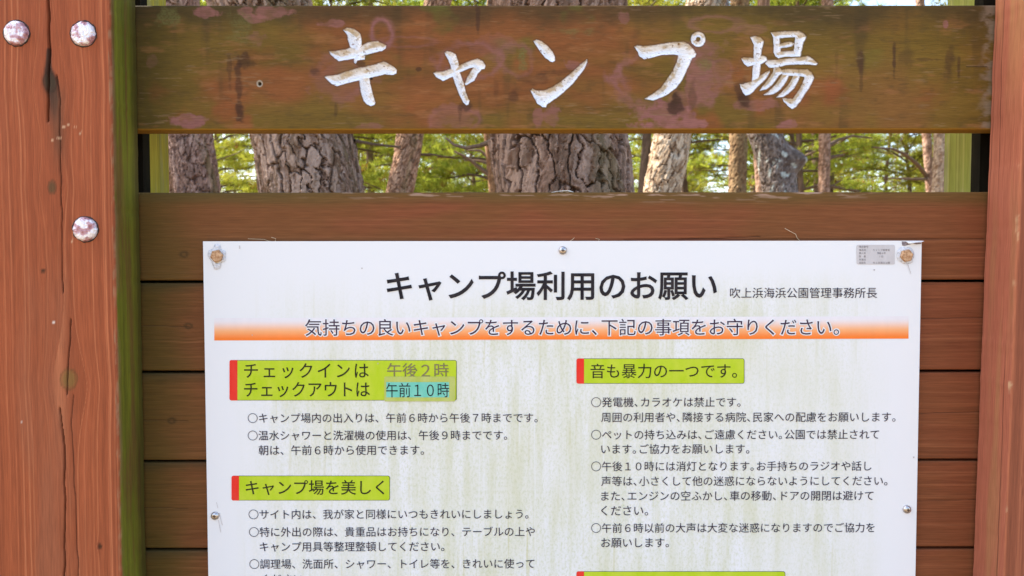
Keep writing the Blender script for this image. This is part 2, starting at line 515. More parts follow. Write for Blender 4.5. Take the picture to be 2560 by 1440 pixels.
# ------------------------------------------------------------------ carved name board
def inpoly(x, z, P):
    ins = np.zeros(x.shape, bool); d = np.full(x.shape, 9.0)
    n = len(P)
    for i in range(n):
        ax, az = P[i]; bx, bz = P[(i+1) % n]
        c = (az > z) != (bz > z)
        with np.errstate(divide='ignore', invalid='ignore'):
            xx = (bx-ax)*(z-az)/(bz-az+1e-15)+ax
        ins ^= c & (x < xx)
        vx, vz = bx-ax, bz-az
        t = np.clip(((x-ax)*vx+(z-az)*vz)/(vx*vx+vz*vz+1e-12), 0, 1)
        d = np.minimum(d, np.hypot(x-ax-t*vx, z-az-t*vz))
    return np.where(ins, d, -d)


C3 = (800, 50, 5.818); C4 = (1300, 60, 5.333); C5 = (1820, 60, 6.26)
GLYPHS = [
    (C3, [[(345,150),(400,118),(500,135),(585,205),(605,300),(605,420),(620,520),(655,520),(650,575),(590,580),(545,590),(520,640),(500,620),(500,560),(480,430),(440,390),(415,300),(400,215)],
          [(135,455),(230,455),(380,430),(440,405),(600,380),(720,325),(840,310),(900,345),(965,370),(960,415),(900,450),(700,500),(480,565),(280,600),(220,560),(155,500)],
          [(75,835),(110,818),(250,805),(400,750),(560,705),(780,660),(930,610),(1000,640),(1080,690),(1115,730),(1110,775),(1070,800),(950,790),(780,830),(560,880),(400,920),(250,962),(170,930),(130,890)],
          [(560,700),(660,690),(665,830),(715,840),(740,960),(770,1090),(805,1200),(800,1230),(740,1255),(690,1230),(640,1180),(600,1060),(580,930),(575,850)]]),
    (C3, [[(1820,480),(1850,458),(1910,470),(1970,500),(2005,590),(2025,670),(2010,740),(2040,780),(2075,880),(2110,1000),(2140,1110),(2170,1170),(2160,1225),(2130,1240),(2085,1200),(2030,1090),(1985,980),(1940,850),(1920,790),(1905,680),(1870,580),(1825,510)],
          [(1655,775),(1690,758),(1790,755),(1900,715),(2030,665),(2180,600),(2290,570),(2370,600),(2405,670),(2390,710),(2350,720),(2290,790),(2245,880),(2120,952),(2105,930),(2150,830),(2200,745),(2240,690),(2180,700),(2020,765),(1920,830),(1790,888),(1740,860),(1690,830)]]),
    (C4, [[(180,235),(220,212),(290,235),(370,300),(430,370),(465,440),(465,490),(430,512),(400,500),(330,450),(270,370),(210,280)],
          [(140,890),(165,868),(215,890),(330,890),(440,840),(560,760),(680,660),(790,560),(895,475),(895,510),(860,590),(770,710),(690,810),(600,890),(510,970),(420,1030),(355,1075),(345,1110),(300,1105),(230,1060),(180,970)]]),
    (C4, [[(1525,310),(1560,290),(1640,300),(1800,285),(1980,255),(2180,240),(2240,270),(2300,330),(2345,400),(2330,440),(2290,460),(2250,550),(2200,660),(2150,760),(2080,850),(1980,930),(1870,985),(1770,1020),(1660,1000),(1780,930),(1880,850),(1960,740),(2040,620),(2090,510),(2110,420),(2050,405),(1880,415),(1760,450),(1650,470),(1590,430),(1560,360)],
          ('ring', 2372, 207, 95, 33)]),
    (C5, [[(345,215),(430,190),(500,215),(550,265),(545,320),(520,400),(510,500),(505,640),(490,780),(470,850),(370,895),(380,780),(390,640),(400,520),(400,320),(370,260)],
          [(205,545),(250,525),(400,540),(540,500),(590,520),(610,570),(560,600),(500,635),(400,640),(310,672),(250,630)],
          [(180,945),(240,945),(370,900),(480,830),(570,770),(645,730),(645,760),(590,860),(500,940),(440,1000),(390,1060),(330,1110),(270,1120),(230,1080),(200,1010)],
          [(665,135),(760,130),(900,120),(1100,115),(1170,150),(1215,200),(1200,250),(1170,290),(1150,400),(1125,510),(1020,515),(1030,400),(1048,205),(900,215),(800,225),(808,330),(815,440),(850,500),(790,540),(740,510),(710,450),(710,300),(705,210)],
          [(780,440),(900,430),(1060,425),(1110,500),(1060,515),(900,510),(790,535)],
          [(770,350),(830,310),(960,280),(1030,310),(990,350),(900,370),(780,385)],
          [(580,620),(620,570),(750,565),(900,550),(1100,530),(1240,505),(1320,550),(1395,615),(1370,645),(1240,635),(1080,635),(900,645),(760,680),(640,688)],
          [(720,680),(790,680),(830,720),(850,770),(790,810),(740,880),(680,960),(600,1020),(490,1050),(540,980),(620,880),(690,770)],
          [(800,740),(900,705),(1100,715),(1240,715),(1300,760),(1340,840),(1310,920),(1250,1020),(1180,1120),(1120,1220),(1060,1300),(990,1330),(930,1280),(870,1215),(850,1165),(940,1170),(1010,1175),(1080,1080),(1150,960),(1190,860),(1190,830),(1100,815),(960,810),(860,800)],
          [(850,780),(950,790),(930,850),(880,940),(800,1040),(700,1100),(550,1115),(640,1050),(740,950),(810,850)],
          [(1020,800),(1120,810),(1090,900),(1030,1000),(940,1090),(860,1140),(750,1150),(830,1080),(920,980),(990,880)]]),
]
BZ0, BZ1 = EYE+0.2155, EYE+0.4195
p2, f2 = board_loop(BZ0, BZ1, -.002, .040, 190, .003)
NB = 1400
xs = np.linspace(XL-.06, XR+.07, NB)
X = xs[:, None].repeat(len(p2), 1); Y = p2[:, 0][None, :].repeat(NB, 0).copy(); Z = p2[:, 1][None, :].repeat(NB, 0)
bp = lambda px, py: (at(px, py).x, at(px, py).z)
cid = np.full(X.shape, -1, int)
sdf = np.full(X.shape, -1.0)
front = (f2 == 0)[None, :] & np.ones(X.shape, bool)
wx = X+.0011*(fbm(X*260, Z*260, 1, 2)-.5); wz = Z+.0011*(fbm(X*260+50, Z*260, 2, 2)-.5)
for gi, ((ox, oy, sc_), polys) in enumerate(GLYPHS):
    for P in polys:
        if P[0] == 'ring':
            cx, cz = bp(ox+P[1]/sc_, oy+P[2]/sc_); k = sc_*1497
            r = np.hypot(wx-cx, wz-cz)
            sd_ = np.minimum(P[3]/k-r, r-P[4]/k); win = r < .05
        else:
            Q = [bp(ox+a/sc_, oy+b/sc_) for a, b in P]
            qx = [q[0] for q in Q]; qz = [q[1] for q in Q]
            win = (X > min(qx)-.006) & (X < max(qx)+.006) & (Z > min(qz)-.006) & (Z < max(qz)+.006) & front
            sd_ = np.full(X.shape, -1.0)
            sd_[win] = inpoly(wx[win], wz[win], Q)
        win = win & front
        up = win & (sd_ > sdf)
        sdf = np.where(win, np.maximum(sdf, sd_), sdf)
        cid = np.where(up & (sd_ > -.0012), gi, cid)
ins = np.clip(sdf, 0, None)
dep = np.where(sdf > -0.0005, .0012+np.minimum(ins*.8, .006), 0)*sst(-.0008, .0006, sdf)
dep = dep*(.85+.3*fbm(X*150, Z*150, 3))
Y += dep*front
# wood colours of the board
st = fbm(X*5, Z*60, 1, 4); bl = fbm(X*4.5+3, Z*9, 2, 4); b2 = fbm(X*13, Z*17, 5, 4)
g = mix((0.235, 0.084, 0.025), (0.165, 0.098, 0.018), sst(.36, .62, bl+.16*sst(-.1, -.6, X)+.10*sst(.35, .75, X)))
g = mix(g, (0.24, 0.098, 0.03), .6*np.exp(-((X-.64)/.10)**2)*sst(BZ1-.06, BZ0+.05, Z))
g = mix(g, (0.26, 0.075, 0.026), .65*sst(.56, .76, b2)*sst(BZ1-.02, BZ0+.06, Z))
g = mix(g, (0.19, 0.115, 0.018), .6*sst(.55, .72, fbm(X*8+20, Z*6, 6)))
g = mix(g, (0.085, 0.062, 0.013), .75*sst(XL+.10, XL, X+.05*(b2-.5)))
g *= (.68+.44*st)[..., None]
drp = sst(.55, .75, fbm(X*38, Z*5, 2, 3))*sst(.35, .65, fbm(X*6+11, Z*7, 6))
g = mix(g, (0.075, 0.045, 0.016), .5*drp)
g = mix(g, (0.29, 0.125, 0.045), .45*sst(.6, .8, fbm(X*22, Z*90, 3, 4)))
g = mix(g, (0.075, 0.048, 0.018), .3*sst(.55, .80, fbm(X*60, Z*150, 5, 4)))
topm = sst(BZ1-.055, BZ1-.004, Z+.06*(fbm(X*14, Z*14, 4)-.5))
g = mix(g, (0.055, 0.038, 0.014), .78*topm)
g = mix(g, (0.11, 0.115, 0.018), .6*sst(.60, .75, fbm(X*10+7, Z*14, 7))*sst(BZ0+.05, BZ1-.03, Z))


def blob(px, py, rx, ry, warp=.5):
    cx, cz = bp(px, py); k = 1/1497
    return np.hypot((X-cx)/(rx*k), (Z-cz)/(ry*k))+warp*(fbm(X*60, Z*60, 3)-.5)*2


PINK = np.array((0.235, 0.098, 0.078))
for (px, py, rx, ry, a) in [(470, 302, 55, 17, .85), (515, 32, 34, 14, .75), (615, 28, 26, 14, .7), (680, 32, 62, 18, .6), (643, 48, 24, 14, .6), (838, 58, 36, 12, .6),
                            (1665, 285, 70, 30, .9), (1690, 310, 92, 14, .85), (1748, 120, 40, 22, .5), (1740, 215, 34, 48, .6), (1345, 300, 14, 26, .6), (1380, 296, 22, 28, .6),
                            (1445, 165, 34, 12, .6), (1890, 262, 60, 14, .5), (1968, 312, 22, 13, .75), (1770, 172, 60, 60, .28), (925, 318, 30, 14, .5), (860, 200, 70, 60, .3), (1135, 290, 55, 30, .35),
                            (1560, 45, 16, 16, .45), (2362, 60, 6, 10, .7), (1870, 75, 50, 12, .3), (1240, 120, 60, 30, .25), (640, 95, 26, 20, .3), (385, 155, 16, 20, .25)]:
    g = mix(g, PINK*(.8+.5*b2[..., None]), min(1, a*1.2)*sst(1.12, .78, blob(px, py, rx, ry, .8))*(.62+.38*sst(.3, .6, fbm(X*70, Z*110, 7, 3))))
for (px, py, rx, ry, w, a) in [(1640, 200, 100, 66, .13, .6), (850, 190, 60, 52, .16, .4), (1175, 155, 75, 42, .15, .45), (1290, 150, 40, 40, .15, .35), (1805, 172, 24, 24, .2, .55),
                               (1735, 205, 55, 62, .14, .5), (955, 80, 26, 34, .22, .7), (1140, 300, 62, 28, .14, .45), (1790, 60, 60, 20, .2, .3), (1020, 105, 70, 12, .2, .25)]:
    g = mix(g, PINK*(.85+.4*b2[..., None]), min(1, a*1.45)*np.exp(-((blob(px, py, rx, ry, .3)-1)/w)**2)*(.45+.55*sst(.3, .6, fbm(X*20, Z*20, 1))))
DARK = np.array((0.055, 0.026, 0.014))
for (px, py, rx, ry, a) in [(612, 145, 26, 30, .6), (598, 215, 10, 100, .55), (600, 285, 11, 28, .6), (575, 180, 6, 40, .4), (1690, 255, 22, 40, .75), (1685, 245, 12, 22, .6), (1165, 265, 16, 16, .6),
                            (1290, 240, 14, 20, .45), (1345, 200, 60, 12, .3), (1400, 180, 60, 10, .3), (1855, 225, 18, 30, .6), (1862, 250, 18, 18, .7), (2150, 150, 10, 36, .6), (2152, 175, 5, 50, .4),
                            (2234, 152, 5, 36, .65), (2262, 150, 22, 26, .3), (2370, 160, 14, 40, .45), (2395, 170, 4, 24, .5), (2320, 150, 40, 5, .35), (1195, 45, 6, 36, .6), (790, 178, 14, 12, .55),
                            (1046, 174, 7, 5, .6), (840, 275, 5, 18, .4), (1150, 280, 5, 30, .35), (1730, 245, 10, 40, .35), (2090, 160, 5, 40, .2), (1240, 220, 8, 30, .25)]:
    g = mix(g, DARK*(.7+.6*st[..., None]), min(1, a*1.15)*sst(1.25, .5, blob(px, py, rx, ry, .9)))
for (px, py, rx, ry, a) in [(420, 45, 30, 26, .6), (605, 80, 30, 60, .35), (1305, 140, 14, 28, .6), (1430, 80, 50, 12, .4), (1760, 160, 16, 14, .4)]:
    g = mix(g, (0.14, 0.135, 0.04), a*sst(1.2, .6, blob(px, py, rx, ry, .9))*(.5+.5*(vn(X*500, Z*500, 2) > .45)))
# pale scuffs along the fibres and bleached end
fl = sst(.66, .82, fbm(X*38, Z*420, 6, 3))*sst(.45, .6, fbm(X*9, Z*12, 1))
g = mix(g, (0.27, 0.17, 0.085), .38*fl)
g = mix(g, (0.27, 0.20, 0.14), .6*sst(XR-.016, XR, X+.016*(fbm(Z*60, X*80, 3)-.5))*sst(.35, .6, fbm(X*50, Z*90, 2)))
g = mix(g, (0.36, 0.19, 0.025), .85*(f2 >= 4)[None, :]*np.ones(X.shape))  # underside coloured bright ochre to carry bounce light from below
for (px, py, r) in [(650, 210, 5)]:
    q = blob(px, py, r, r*1.1, .3)
    g = mix(g, (.45, .38, .28), .8*sst(1.7, 1.2, q)); g = mix(g, (.03, .02, .01), sst(.9, .6, q)); Y += .004*sst(.9, .5, q)*front
A = bp(2415, 168); B = bp(2466, 168)
k = sst(.0012, .0004, seg_dist(X, Z+.002*(vn(X*30, X*0, 1)-.5), [A, B])); g = mix(g, (.03, .02, .01), .7*k)
# white paint in the carving, yellowed on the upper slopes
pm = sst(-.0007, .0007, sdf)
ddz = np.gradient(dep, axis=1)
pc = np.ones(X.shape+(3,))*np.array((0.80, 0.805, 0.82))
pc = mix(pc, (0.50, 0.38, 0.22), .85*sst(.34, .62, fbm(X*60, Z*120, 4))*sst(.00002, .0004, -ddz))
pc = mix(pc, (0.34, 0.32, 0.30), .5*sst(.64, .80, fbm(X*150, Z*210, 5)))
chip = sst(.80, .86, fbm(X*330, Z*330, 2, 2))
g = mix(g, pc, pm*(1-.85*chip))
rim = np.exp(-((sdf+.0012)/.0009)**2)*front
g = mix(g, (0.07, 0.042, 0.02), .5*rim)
# scar where a knot fell out of the first character
q = blob(902, 160, 13, 9, .4); g = mix(g, (0.11, 0.05, 0.018), .95*sst(1.15, .8, q)); q = blob(929, 197, 3.5, 4, .2); g = mix(g, (.02, .012, .008), sst(1.1, .8, q))
Y -= front*.00035*(st-.5)
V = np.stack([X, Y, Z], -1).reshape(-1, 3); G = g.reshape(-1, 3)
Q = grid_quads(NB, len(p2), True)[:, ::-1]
fid = np.where(sdf.reshape(-1)[Q].max(1) > -.0009, cid.reshape(-1)[Q].max(1), -1)


def sub_mesh(name, sel):
    q = Q[sel]; used, inv = np.unique(q, return_inverse=True)
    return np_mesh(name, V[used], inv.reshape(q.shape), G[used])


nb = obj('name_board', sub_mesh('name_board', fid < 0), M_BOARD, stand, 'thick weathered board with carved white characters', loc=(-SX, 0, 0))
for gi, ch_ in enumerate(['キ', 'ャ', 'ン', 'プ', '場']):
    obj('carved_character', sub_mesh('carved_character', fid == gi), M_BOARD, nb, 'carved white character ' + ch_)

# ---- bolts on the left post
mt, nt, b = newmat('chipped_bolt_paint')
tc = N(nt, 'ShaderNodeTexCoord'); nz = N(nt, 'ShaderNodeTexNoise', Scale=75.0, Detail=3.0)
oi = N(nt, 'ShaderNodeObjectInfo')
va = N(nt, 'ShaderNodeVectorMath', operation='ADD')
nt.links.new(tc.outputs['Object'], va.inputs[0]); nt.links.new(oi.outputs['Location'], va.inputs[1])
nt.links.new(va.outputs['Vector'], nz.inputs['Vector'])
cr = N(nt, 'ShaderNodeValToRGB')
els = cr.color_ramp.elements
els[0].position = .33; els[0].color = (.33, .13, .13, 1)
els[1].position = .58; els[1].color = (.86, .82, .84, 1)
e = els.new(.46); e.color = (.55, .33, .36, 1)
e = els.new(.5); e.color = (.74, .68, .70, 1)
nt.links.new(nz.outputs['Fac'], cr.inputs['Fac']); nt.links.new(cr.outputs['Color'], b.inputs['Base Color'])
b.inputs['Metallic'].default_value = .35; b.inputs['Roughness'].default_value = .38
bpn = N(nt, 'ShaderNodeBump', Strength=.9, Distance=.003)
nz2 = N(nt, 'ShaderNodeTexNoise', Scale=260.0, Detail=2.0)
nt.links.new(va.outputs['Vector'], nz2.inputs['Vector'])
nt.links.new(nz2.outputs['Fac'], bpn.inputs['Height']); nt.links.new(bpn.outputs['Normal'], b.inputs['Normal'])
M_BOLT = mt
M_WASH = noisy('bolt_recess_shadow_gap', (.02, .012, .01), (.07, .035, .025), (200, 200, 200), .8)
for i, (px, py) in enumerate([(42, 83), (209, 85), (214, 573)]):
    p = at(px, py, YF)
    me = lathe('bolt', [(.0195, -.002), (.0188, .0012), (.0172, .0042), (.0145, .0056), (.009, .0062), (.004, .0063)], 22, .09, i+5)
    o = obj('bolt', me, M_BOLT, pl_, loc=(p.x-cxl, YF, p.z))
    me = lathe('bolt_hole', [(.0208, -.001), (.0206, .0004), (.0190, .0006)], 26, .10, i)
    obj('bolt_hole', me, M_WASH, o)

# ------------------------------------------------------------------ the printed notice
YN = -0.0085                # front of the notice sheet
NTL = at(508, 603, YN); NTR = at(2304, 602, YN)
nx0, nx1 = at(509, 700, YN).x, at(2302.5, 700, YN).x
nz1 = (NTL.z+NTR.z)/2; nz0 = nz1-0.90
notice = obj('printed_notice', None, None, None, 'white printed campground notice with green algae stains screwed onto the planks', 'notice', loc=((nx0+nx1)/2, YN, nz0))
NO = Vector(notice.location)
mt, nt, b = newmat('stained_notice_sheet')
L = nt.links
tc = N(nt, 'ShaderNodeTexCoord')
att = N(nt, 'ShaderNodeAttribute', attribute_name='Col')


def nz_(scale, detail=4.0, rough=.6):
    mp = N(nt, 'ShaderNodeMapping'); mp.inputs['Scale'].default_value = scale
    L.new(tc.outputs['Object'], mp.inputs['Vector'])
    n = N(nt, 'ShaderNodeTexNoise', Scale=1.0, Detail=detail, Roughness=rough)
    L.new(mp.outputs['Vector'], n.inputs['Vector'])
    return n


def mr_(src, a, b_, c=0., d=1.):
    m_ = N(nt, 'ShaderNodeMapRange', interpolation_type='SMOOTHSTEP')
    m_.inputs['From Min'].default_value = a; m_.inputs['From Max'].default_value = b_
    m_.inputs['To Min'].default_value = c; m_.inputs['To Max'].default_value = d
    L.new(src, m_.inputs['Value']); return m_.outputs['Result']


def mul(a, b_):
    m_ = N(nt, 'ShaderNodeMath', operation='MULTIPLY'); L.new(a, m_.inputs[0])
    if isinstance(b_, float): m_.inputs[1].default_value = b_
    else: L.new(b_, m_.inputs[1])
    return m_.outputs[0]


def mixc(fac, c1, c2):
    m_ = N(nt, 'ShaderNodeMix', data_type='RGBA')
    L.new(fac, m_.inputs['Factor'])
    for s, c in (('A', c1), ('B', c2)):
        sock = [i_ for i_ in m_.inputs if i_.name == s and i_.type == 'RGBA'][0]
        if isinstance(c, tuple): sock.default_value = (*c, 1)
        else: L.new(c, sock)
    return [o_ for o_ in m_.outputs if o_.type == 'RGBA'][0]


sep = N(nt, 'ShaderNodeSeparateColor'); L.new(att.outputs['Color'], sep.inputs['Color'])
amt = sep.outputs[0]
streak = mr_(nz_((45, 1, 5), 5).outputs['Fac'], .36, .72)
broad = mr_(nz_((9, 1, 4), 3).outputs['Fac'], .35, .68)
speck = mr_(nz_((260, 1, 170), 3, .7).outputs['Fac'], .42, .72)
drip = mr_(nz_((95, 1, 4.5), 2).outputs['Fac'], .60, .74)
c = mixc(mul(mul(broad, amt), .62), (.80, .80, .80), (.70, .69, .54))
c = mixc(mul(mul(streak, amt), .60), c, (.60, .60, .38))
c = mixc(mul(mul(speck, amt), .50), c, (.50, .53, .28))
c = mixc(mul(mul(drip, amt), .45), c, (.52, .50, .20))
wash = mr_(nz_((120, 1, 3), 2).outputs['Fac'], .62, .72)
c = mixc(mul(wash, .5), c, (.80, .80, .79))
L.new(c, b.inputs['Base Color'])
b.inputs['Roughness'].default_value = .38
b.inputs['Specular IOR Level'].default_value = .4
M_SHEET = mt
# grid sheet with stain amount
nxs = np.linspace(nx0, nx1, 121); nzs = np.linspace(nz0, nz1, 91)
X, Z = np.meshgrid(nxs, nzs, indexing='ij')
px_ = 1280+X*1497*1.0; py_ = 650-(Z-EYE)*1497
amt_ = sst(nx0+.03, nx0+.16, X)*sst(nx1-.035, nx1-.17, X)*sst(nz1-.035, nz1-.13, Z)
arc = sst(-.03, .10, (X-nx0)*.30-(Z-(nz1-.22)))
amt_ = amt_*(0.25+.75*arc)*(.55+.45*sst(.25, .6, fbm(X*4, Z*3, 2)))
amt_ = amt_*(1.0-.45*np.exp(-((X-.16)/.12)**2)*sst(nz1-.5, nz1-.1, Z)*0)
V = np.stack([X-NO.x, np.zeros_like(X), Z-NO.z], -1)
cc = np.repeat(amt_[..., None], 3, -1)
obj('sheet', np_mesh('sheet', V, grid_quads(121, 91, False), cc, False), M_SHEET, notice)
# the sheet's body: four edges and back, 5 mm thick
w_, h_ = (nx1-nx0)/2, nz1-nz0
Vb = [(-w_, 0.0002, 0), (w_, 0.0002, 0), (w_, .0002, h_), (-w_, .0002, h_), (-w_, .005, 0), (w_, .005, 0), (w_, .005, h_), (-w_, .005, h_)]
M_EDGE = noisy('sheet_edge', (.62, .58, .56), (.75, .73, .72), (40, 40, 40), .6)
obj('backing', poly_mesh('backing', Vb, [(0, 4, 5, 1), (1, 5, 6, 2), (2, 6, 7, 3), (3, 7, 4, 0), (4, 7, 6, 5)]), M_EDGE, notice)


def loc_(px, py, dy=0.0):
    p = at(px, py, YN)
    return (p.x-NO.x, -dy, p.z-NO.z)


def flat(name, polys, mat, dy, parent=notice, label=None):
    """flat print: pixel outlines laid on the sheet"""
    V = []; F = []
    for P in polys:
        b0 = len(V)
        for (x, y) in P: V.append(loc_(x, y, dy))
        F.append(tuple(range(b0, len(V)))[::-1])
    return obj(name, poly_mesh(name, V, F), mat, parent, label)


def rrect(x0, y0, x1, y1, r=5, left=True, right=True):
    P = []
    for (cx, cy, a0, on) in ((x0, y0, 180, left), (x1, y0, 270, right), (x1, y1, 0, right), (x0, y1, 90, left)):
        rr = r if on else 0.01
        ox = cx+(rr if cx == x0 else -rr); oy = cy+(rr if cy == y0 else -rr)
        for k in range(5):
            a = math.radians(a0+90*k/4)
            P.append((ox+rr*math.cos(a), oy+rr*math.sin(a)))
    return P


def ink(name, c, c2=None, rough=.45):
    c2 = c2 or tuple(min(1, q*1.5+.01) for q in c)
    return noisy(name, c, c2, (60, 10, 25), .6, 0, .12, 0, 4)


K_BLACK = ink('print_black', (.014, .012, .016), (.040, .032, .034))
K_BODY = ink('print_purple_black', (.022, .013, .028), (.052, .034, .052))
K_SUB = ink('print_plum', (.035, .016, .042), (.070, .040, .066))
K_HEAD = ink('print_dark_olive', (.020, .020, .012), (.045, .043, .016))
K_FADE = ink('print_faded_brown', (.19, .17, .07), (.25, .22, .10))
K_GREEN = ink('print_lime', (.46, .60, .018), (.53, .63, .045))
K_RED = ink('print_red', (.80, .035, .022), (.80, .055, .035))
K_LINE = ink('print_outline', (.10, .13, .03))
K_WHITE = ink('print_white', (.79, .79, .79), (.76, .76, .74))
K_TEAL = ink('print_teal', (.16, .55, .42), (.24, .62, .48))
K_TAPE = ink('yellowed_clear_label', (.45, .50, .10), (.52, .56, .17))
K_LABEL = ink('grey_inventory_label', (.56, .53, .52), (.62, .59, .58))
K_GREYT = ink('label_print', (.19, .16, .17), (.25, .22, .22))

# glyph cache from Blender's built-in font
_G = {}


def glyph(ch, off):
    key = (ch, off)
    if key not in _G:
        cu = bpy.data.curves.new('g', 'FONT'); cu.body = ch; cu.resolution_u = 3
        if off > .0005: cu.bevel_depth = off; cu.bevel_resolution = 1
        o = bpy.data.objects.new('g', cu); COL.objects.link(o)
        dg = bpy.context.evaluated_depsgraph_get()
        me = bpy.data.meshes.new_from_object(o.evaluated_get(dg))
        v = np.array([tuple(q.co) for q in me.vertices]) if len(me.vertices) else np.zeros((0, 3))
        f = [tuple(p.vertices) for p in me.polygons]
        bpy.data.objects.remove(o); bpy.data.curves.remove(cu); bpy.data.meshes.remove(me)
        _G[key] = (v, f)
    return _G[key]


def ring_glyph(off):
    n = 28; V = []; F = []
    for k in range(n):
        a = 2*math.pi*k/n
        for r in (.455+off, .405-off): V.append((.5+r*math.cos(a), .38+r*math.sin(a), 0))
    for k in range(n):
        j = (k+1) % n; F.append((2*k, 2*j, 2*j+1, 2*k+1))
    return np.array(V), F


def text(s, x0, x1, yc, mat, em=None, off=0.0, half=False, dy=.0008, name='printed_text', parent=notice, ysc=1.0):
    """one printed line whose ink spans pixels x0..x1, centred on yc"""
    vs_, fs, pen = [], [], 0.0
    items = []
    for ch in s:
        if ch == ' ':
            pen += .5; continue
        if ch == '　':
            pen += 1; continue
        v, f = ring_glyph(off) if ch == '○' else glyph(ch, off)
        items.append((v, f, pen))
        pen += .55 if (half and ch in '、。') else 1.0
    e = em or 1.0
    allx = np.concatenate([it[0][:, 0]+it[2] for it in items])
    span = x1-x0
    if em is None:
        scale = span/(allx.max()-allx.min()); shift = x0-allx.min()*scale
        emx = emy = scale; pit = scale
    else:                         # fixed glyph size, pitch fitted
        emx = emy = em
        a0 = items[0][0][:, 0].min(); a1 = items[-1][0][:, 0].max()
        pit = (span-em*(a1-a0))/max(items[-1][2], 1e-6); shift = x0-a0*em
    emy *= ysc
    V = []; F = []
    base = yc+.38*emy
    A = loc_(x0, base, dy); B = loc_(x1, base, dy)
    k = (B[0]-A[0])/(x1-x0)
    zb = (A[2]+B[2])/2
    for v, f, pn in items:
        b0 = len(V)
        for (gx_, gy_, gz_) in v:
            pxx = shift+pn*pit+gx_*emx
            V.append((A[0]+(pxx-x0)*k, -dy-gz_*.004, zb+gy_*emy*k))
        F += [tuple(b0+i_ for i_ in ff) for ff in f]
    return obj(name, poly_mesh(name, V, F), mat, parent)


# title block
text('キャンプ場利用のお願い', 967, 1792, 714, K_BLACK, off=.016)
text('吹上浜海浜公園管理事務所長', 1825, 2192, 732, K_BODY, off=-.004)
# orange bar fading upward
rows = 24; V = []; C = []
for r in range(rows):
    t = r/(rows-1); y = 851-(851-795)*t
    cl = np.array((.92, .20, .015)); 
    q = sst(.05, .95, t)
    cl = mix(mix((.93, .19, .012), (.92, .42, .17), sst(0, .5, t)), (.80, .76, .77), sst(.35, .92, t))
    for x in (536, 2271):
        V.append(loc_(x, y-(x-536)/1735*4.5, .0004)); C.append(cl)
me = np_mesh('orange_bar', V, grid_quads(rows, 2, False), np.array(C), False)
obj('orange_bar', me, painted('print_orange', .4, .35, (80, 10, 30), .02, 0), notice, 'orange bar fading to white')
SUBT = '気持ちの良いキャンプをするために、下記の事項をお守りください。'
text(SUBT, 760, 2100, 818, K_WHITE, off=.060, half=True, dy=.0007, name='text_outline')
text(SUBT, 763, 2097, 818, K_SUB, off=.004, half=True, dy=.0010)


def heading(x0, y0, x1, y1, split):
    h = flat('heading_box', [rrect(x0, y0, x1, y1)], K_LINE, .0004)
    flat('green_field', [rrect(split, y0+1.3, x1-1.5, y1-1.3, 4, False, True)], K_GREEN, .0006, h)
    flat('red_tab', [rrect(x0, y0, split, y1, 5, True, False)], K_RED, .0007, h)
    return h


h1 = heading(574, 900, 1142, 1001, 594)
h2 = heading(579, 1189, 975, 1251, 598)
h3 = heading(1441, 896, 1861, 959, 1460)
h4 = heading(1441, 1428, 1963, 1490, 1460)
text('チェックインは', 611, 922, 926, K_HEAD, em=41, off=.004, dy=.0010, ysc=1.04)
text('午後２時', 968, 1122, 926, K_FADE, em=40, off=.006, dy=.0010)
text('チェックアウトは', 611, 925, 973, K_HEAD, em=40, off=.004, dy=.0010, ysc=1.07)
tp = flat('clear_label', [rrect(961, 941, 1138, 1003, 3)], K_TAPE, .0012, notice, 'clear correction label with teal band')
flat('teal_band', [[(966, 955), (1123, 955), (1123, 993), (966, 993)]], K_TEAL, .0014, tp)
text('午前１０時', 966, 1123, 975, K_BLACK, em=32, off=.0, dy=.0017, ysc=1.22)
text('キャンプ場を美しく', 615, 961, 1218, K_HEAD, off=.004, dy=.0010)
text('音も暴力の一つです。', 1476, 1842, 927, K_HEAD, off=.002, dy=.0010)
for s, a, b_, y in [('○キャンプ場内の出入りは、午前６時から午後７時までです。', 620, 1344, 1044.5), ('○温水シャワーと洗濯機の使用は、午後９時までです。', 620, 1268, 1088),
                    ('朝は、午前６時から使用できます。', 647, 1060, 1125), ('○サイト内は、我が家と同様にいつもきれいにしましょう。', 622, 1321, 1285),
                    ('○特に外出の際は、貴重品はお持ちになり、テーブルの上や', 623, 1337, 1329), ('キャンプ用具等整理整頓してください。', 650, 1111, 1366),
                    ('○調理場、洗面所、シャワー、トイレ等を、きれいに使って', 624, 1336, 1409), ('ください。', 655, 770, 1447)]:
    text(s, a, b_, y, K_BODY, off=.001)
for s, a, b_, y in [('○発電機、カラオケは禁止です。', 1478, 1851, 1005), ('周囲の利用者や、隣接する病院、民家への配慮をお願いします。', 1503, 2238, 1042.5),
                    ('○ペットの持ち込みは、ご遠慮ください。公園では禁止されて', 1478, 2197, 1086), ('います。ご協力をお願いします。', 1503, 1873, 1122),
                    ('○午後１０時には消灯となります。お手持ちのラジオや話し', 1478, 2178, 1165), ('声等は、小さくして他の迷惑にならないようにしてください。', 1503, 2218, 1202),
                    ('また、エンジンの空ふかし、車の移動、ドアの開閉は避けて', 1503, 2183, 1239), ('ください。', 1503, 1620, 1276),
                    ('○午前６時以前の大声は大変な迷惑になりますのでご協力を', 1478, 2186, 1319), ('お願いします。', 1503, 1672, 1356)]:
    text(s, a, b_, y, K_BODY, off=.001, half=True)
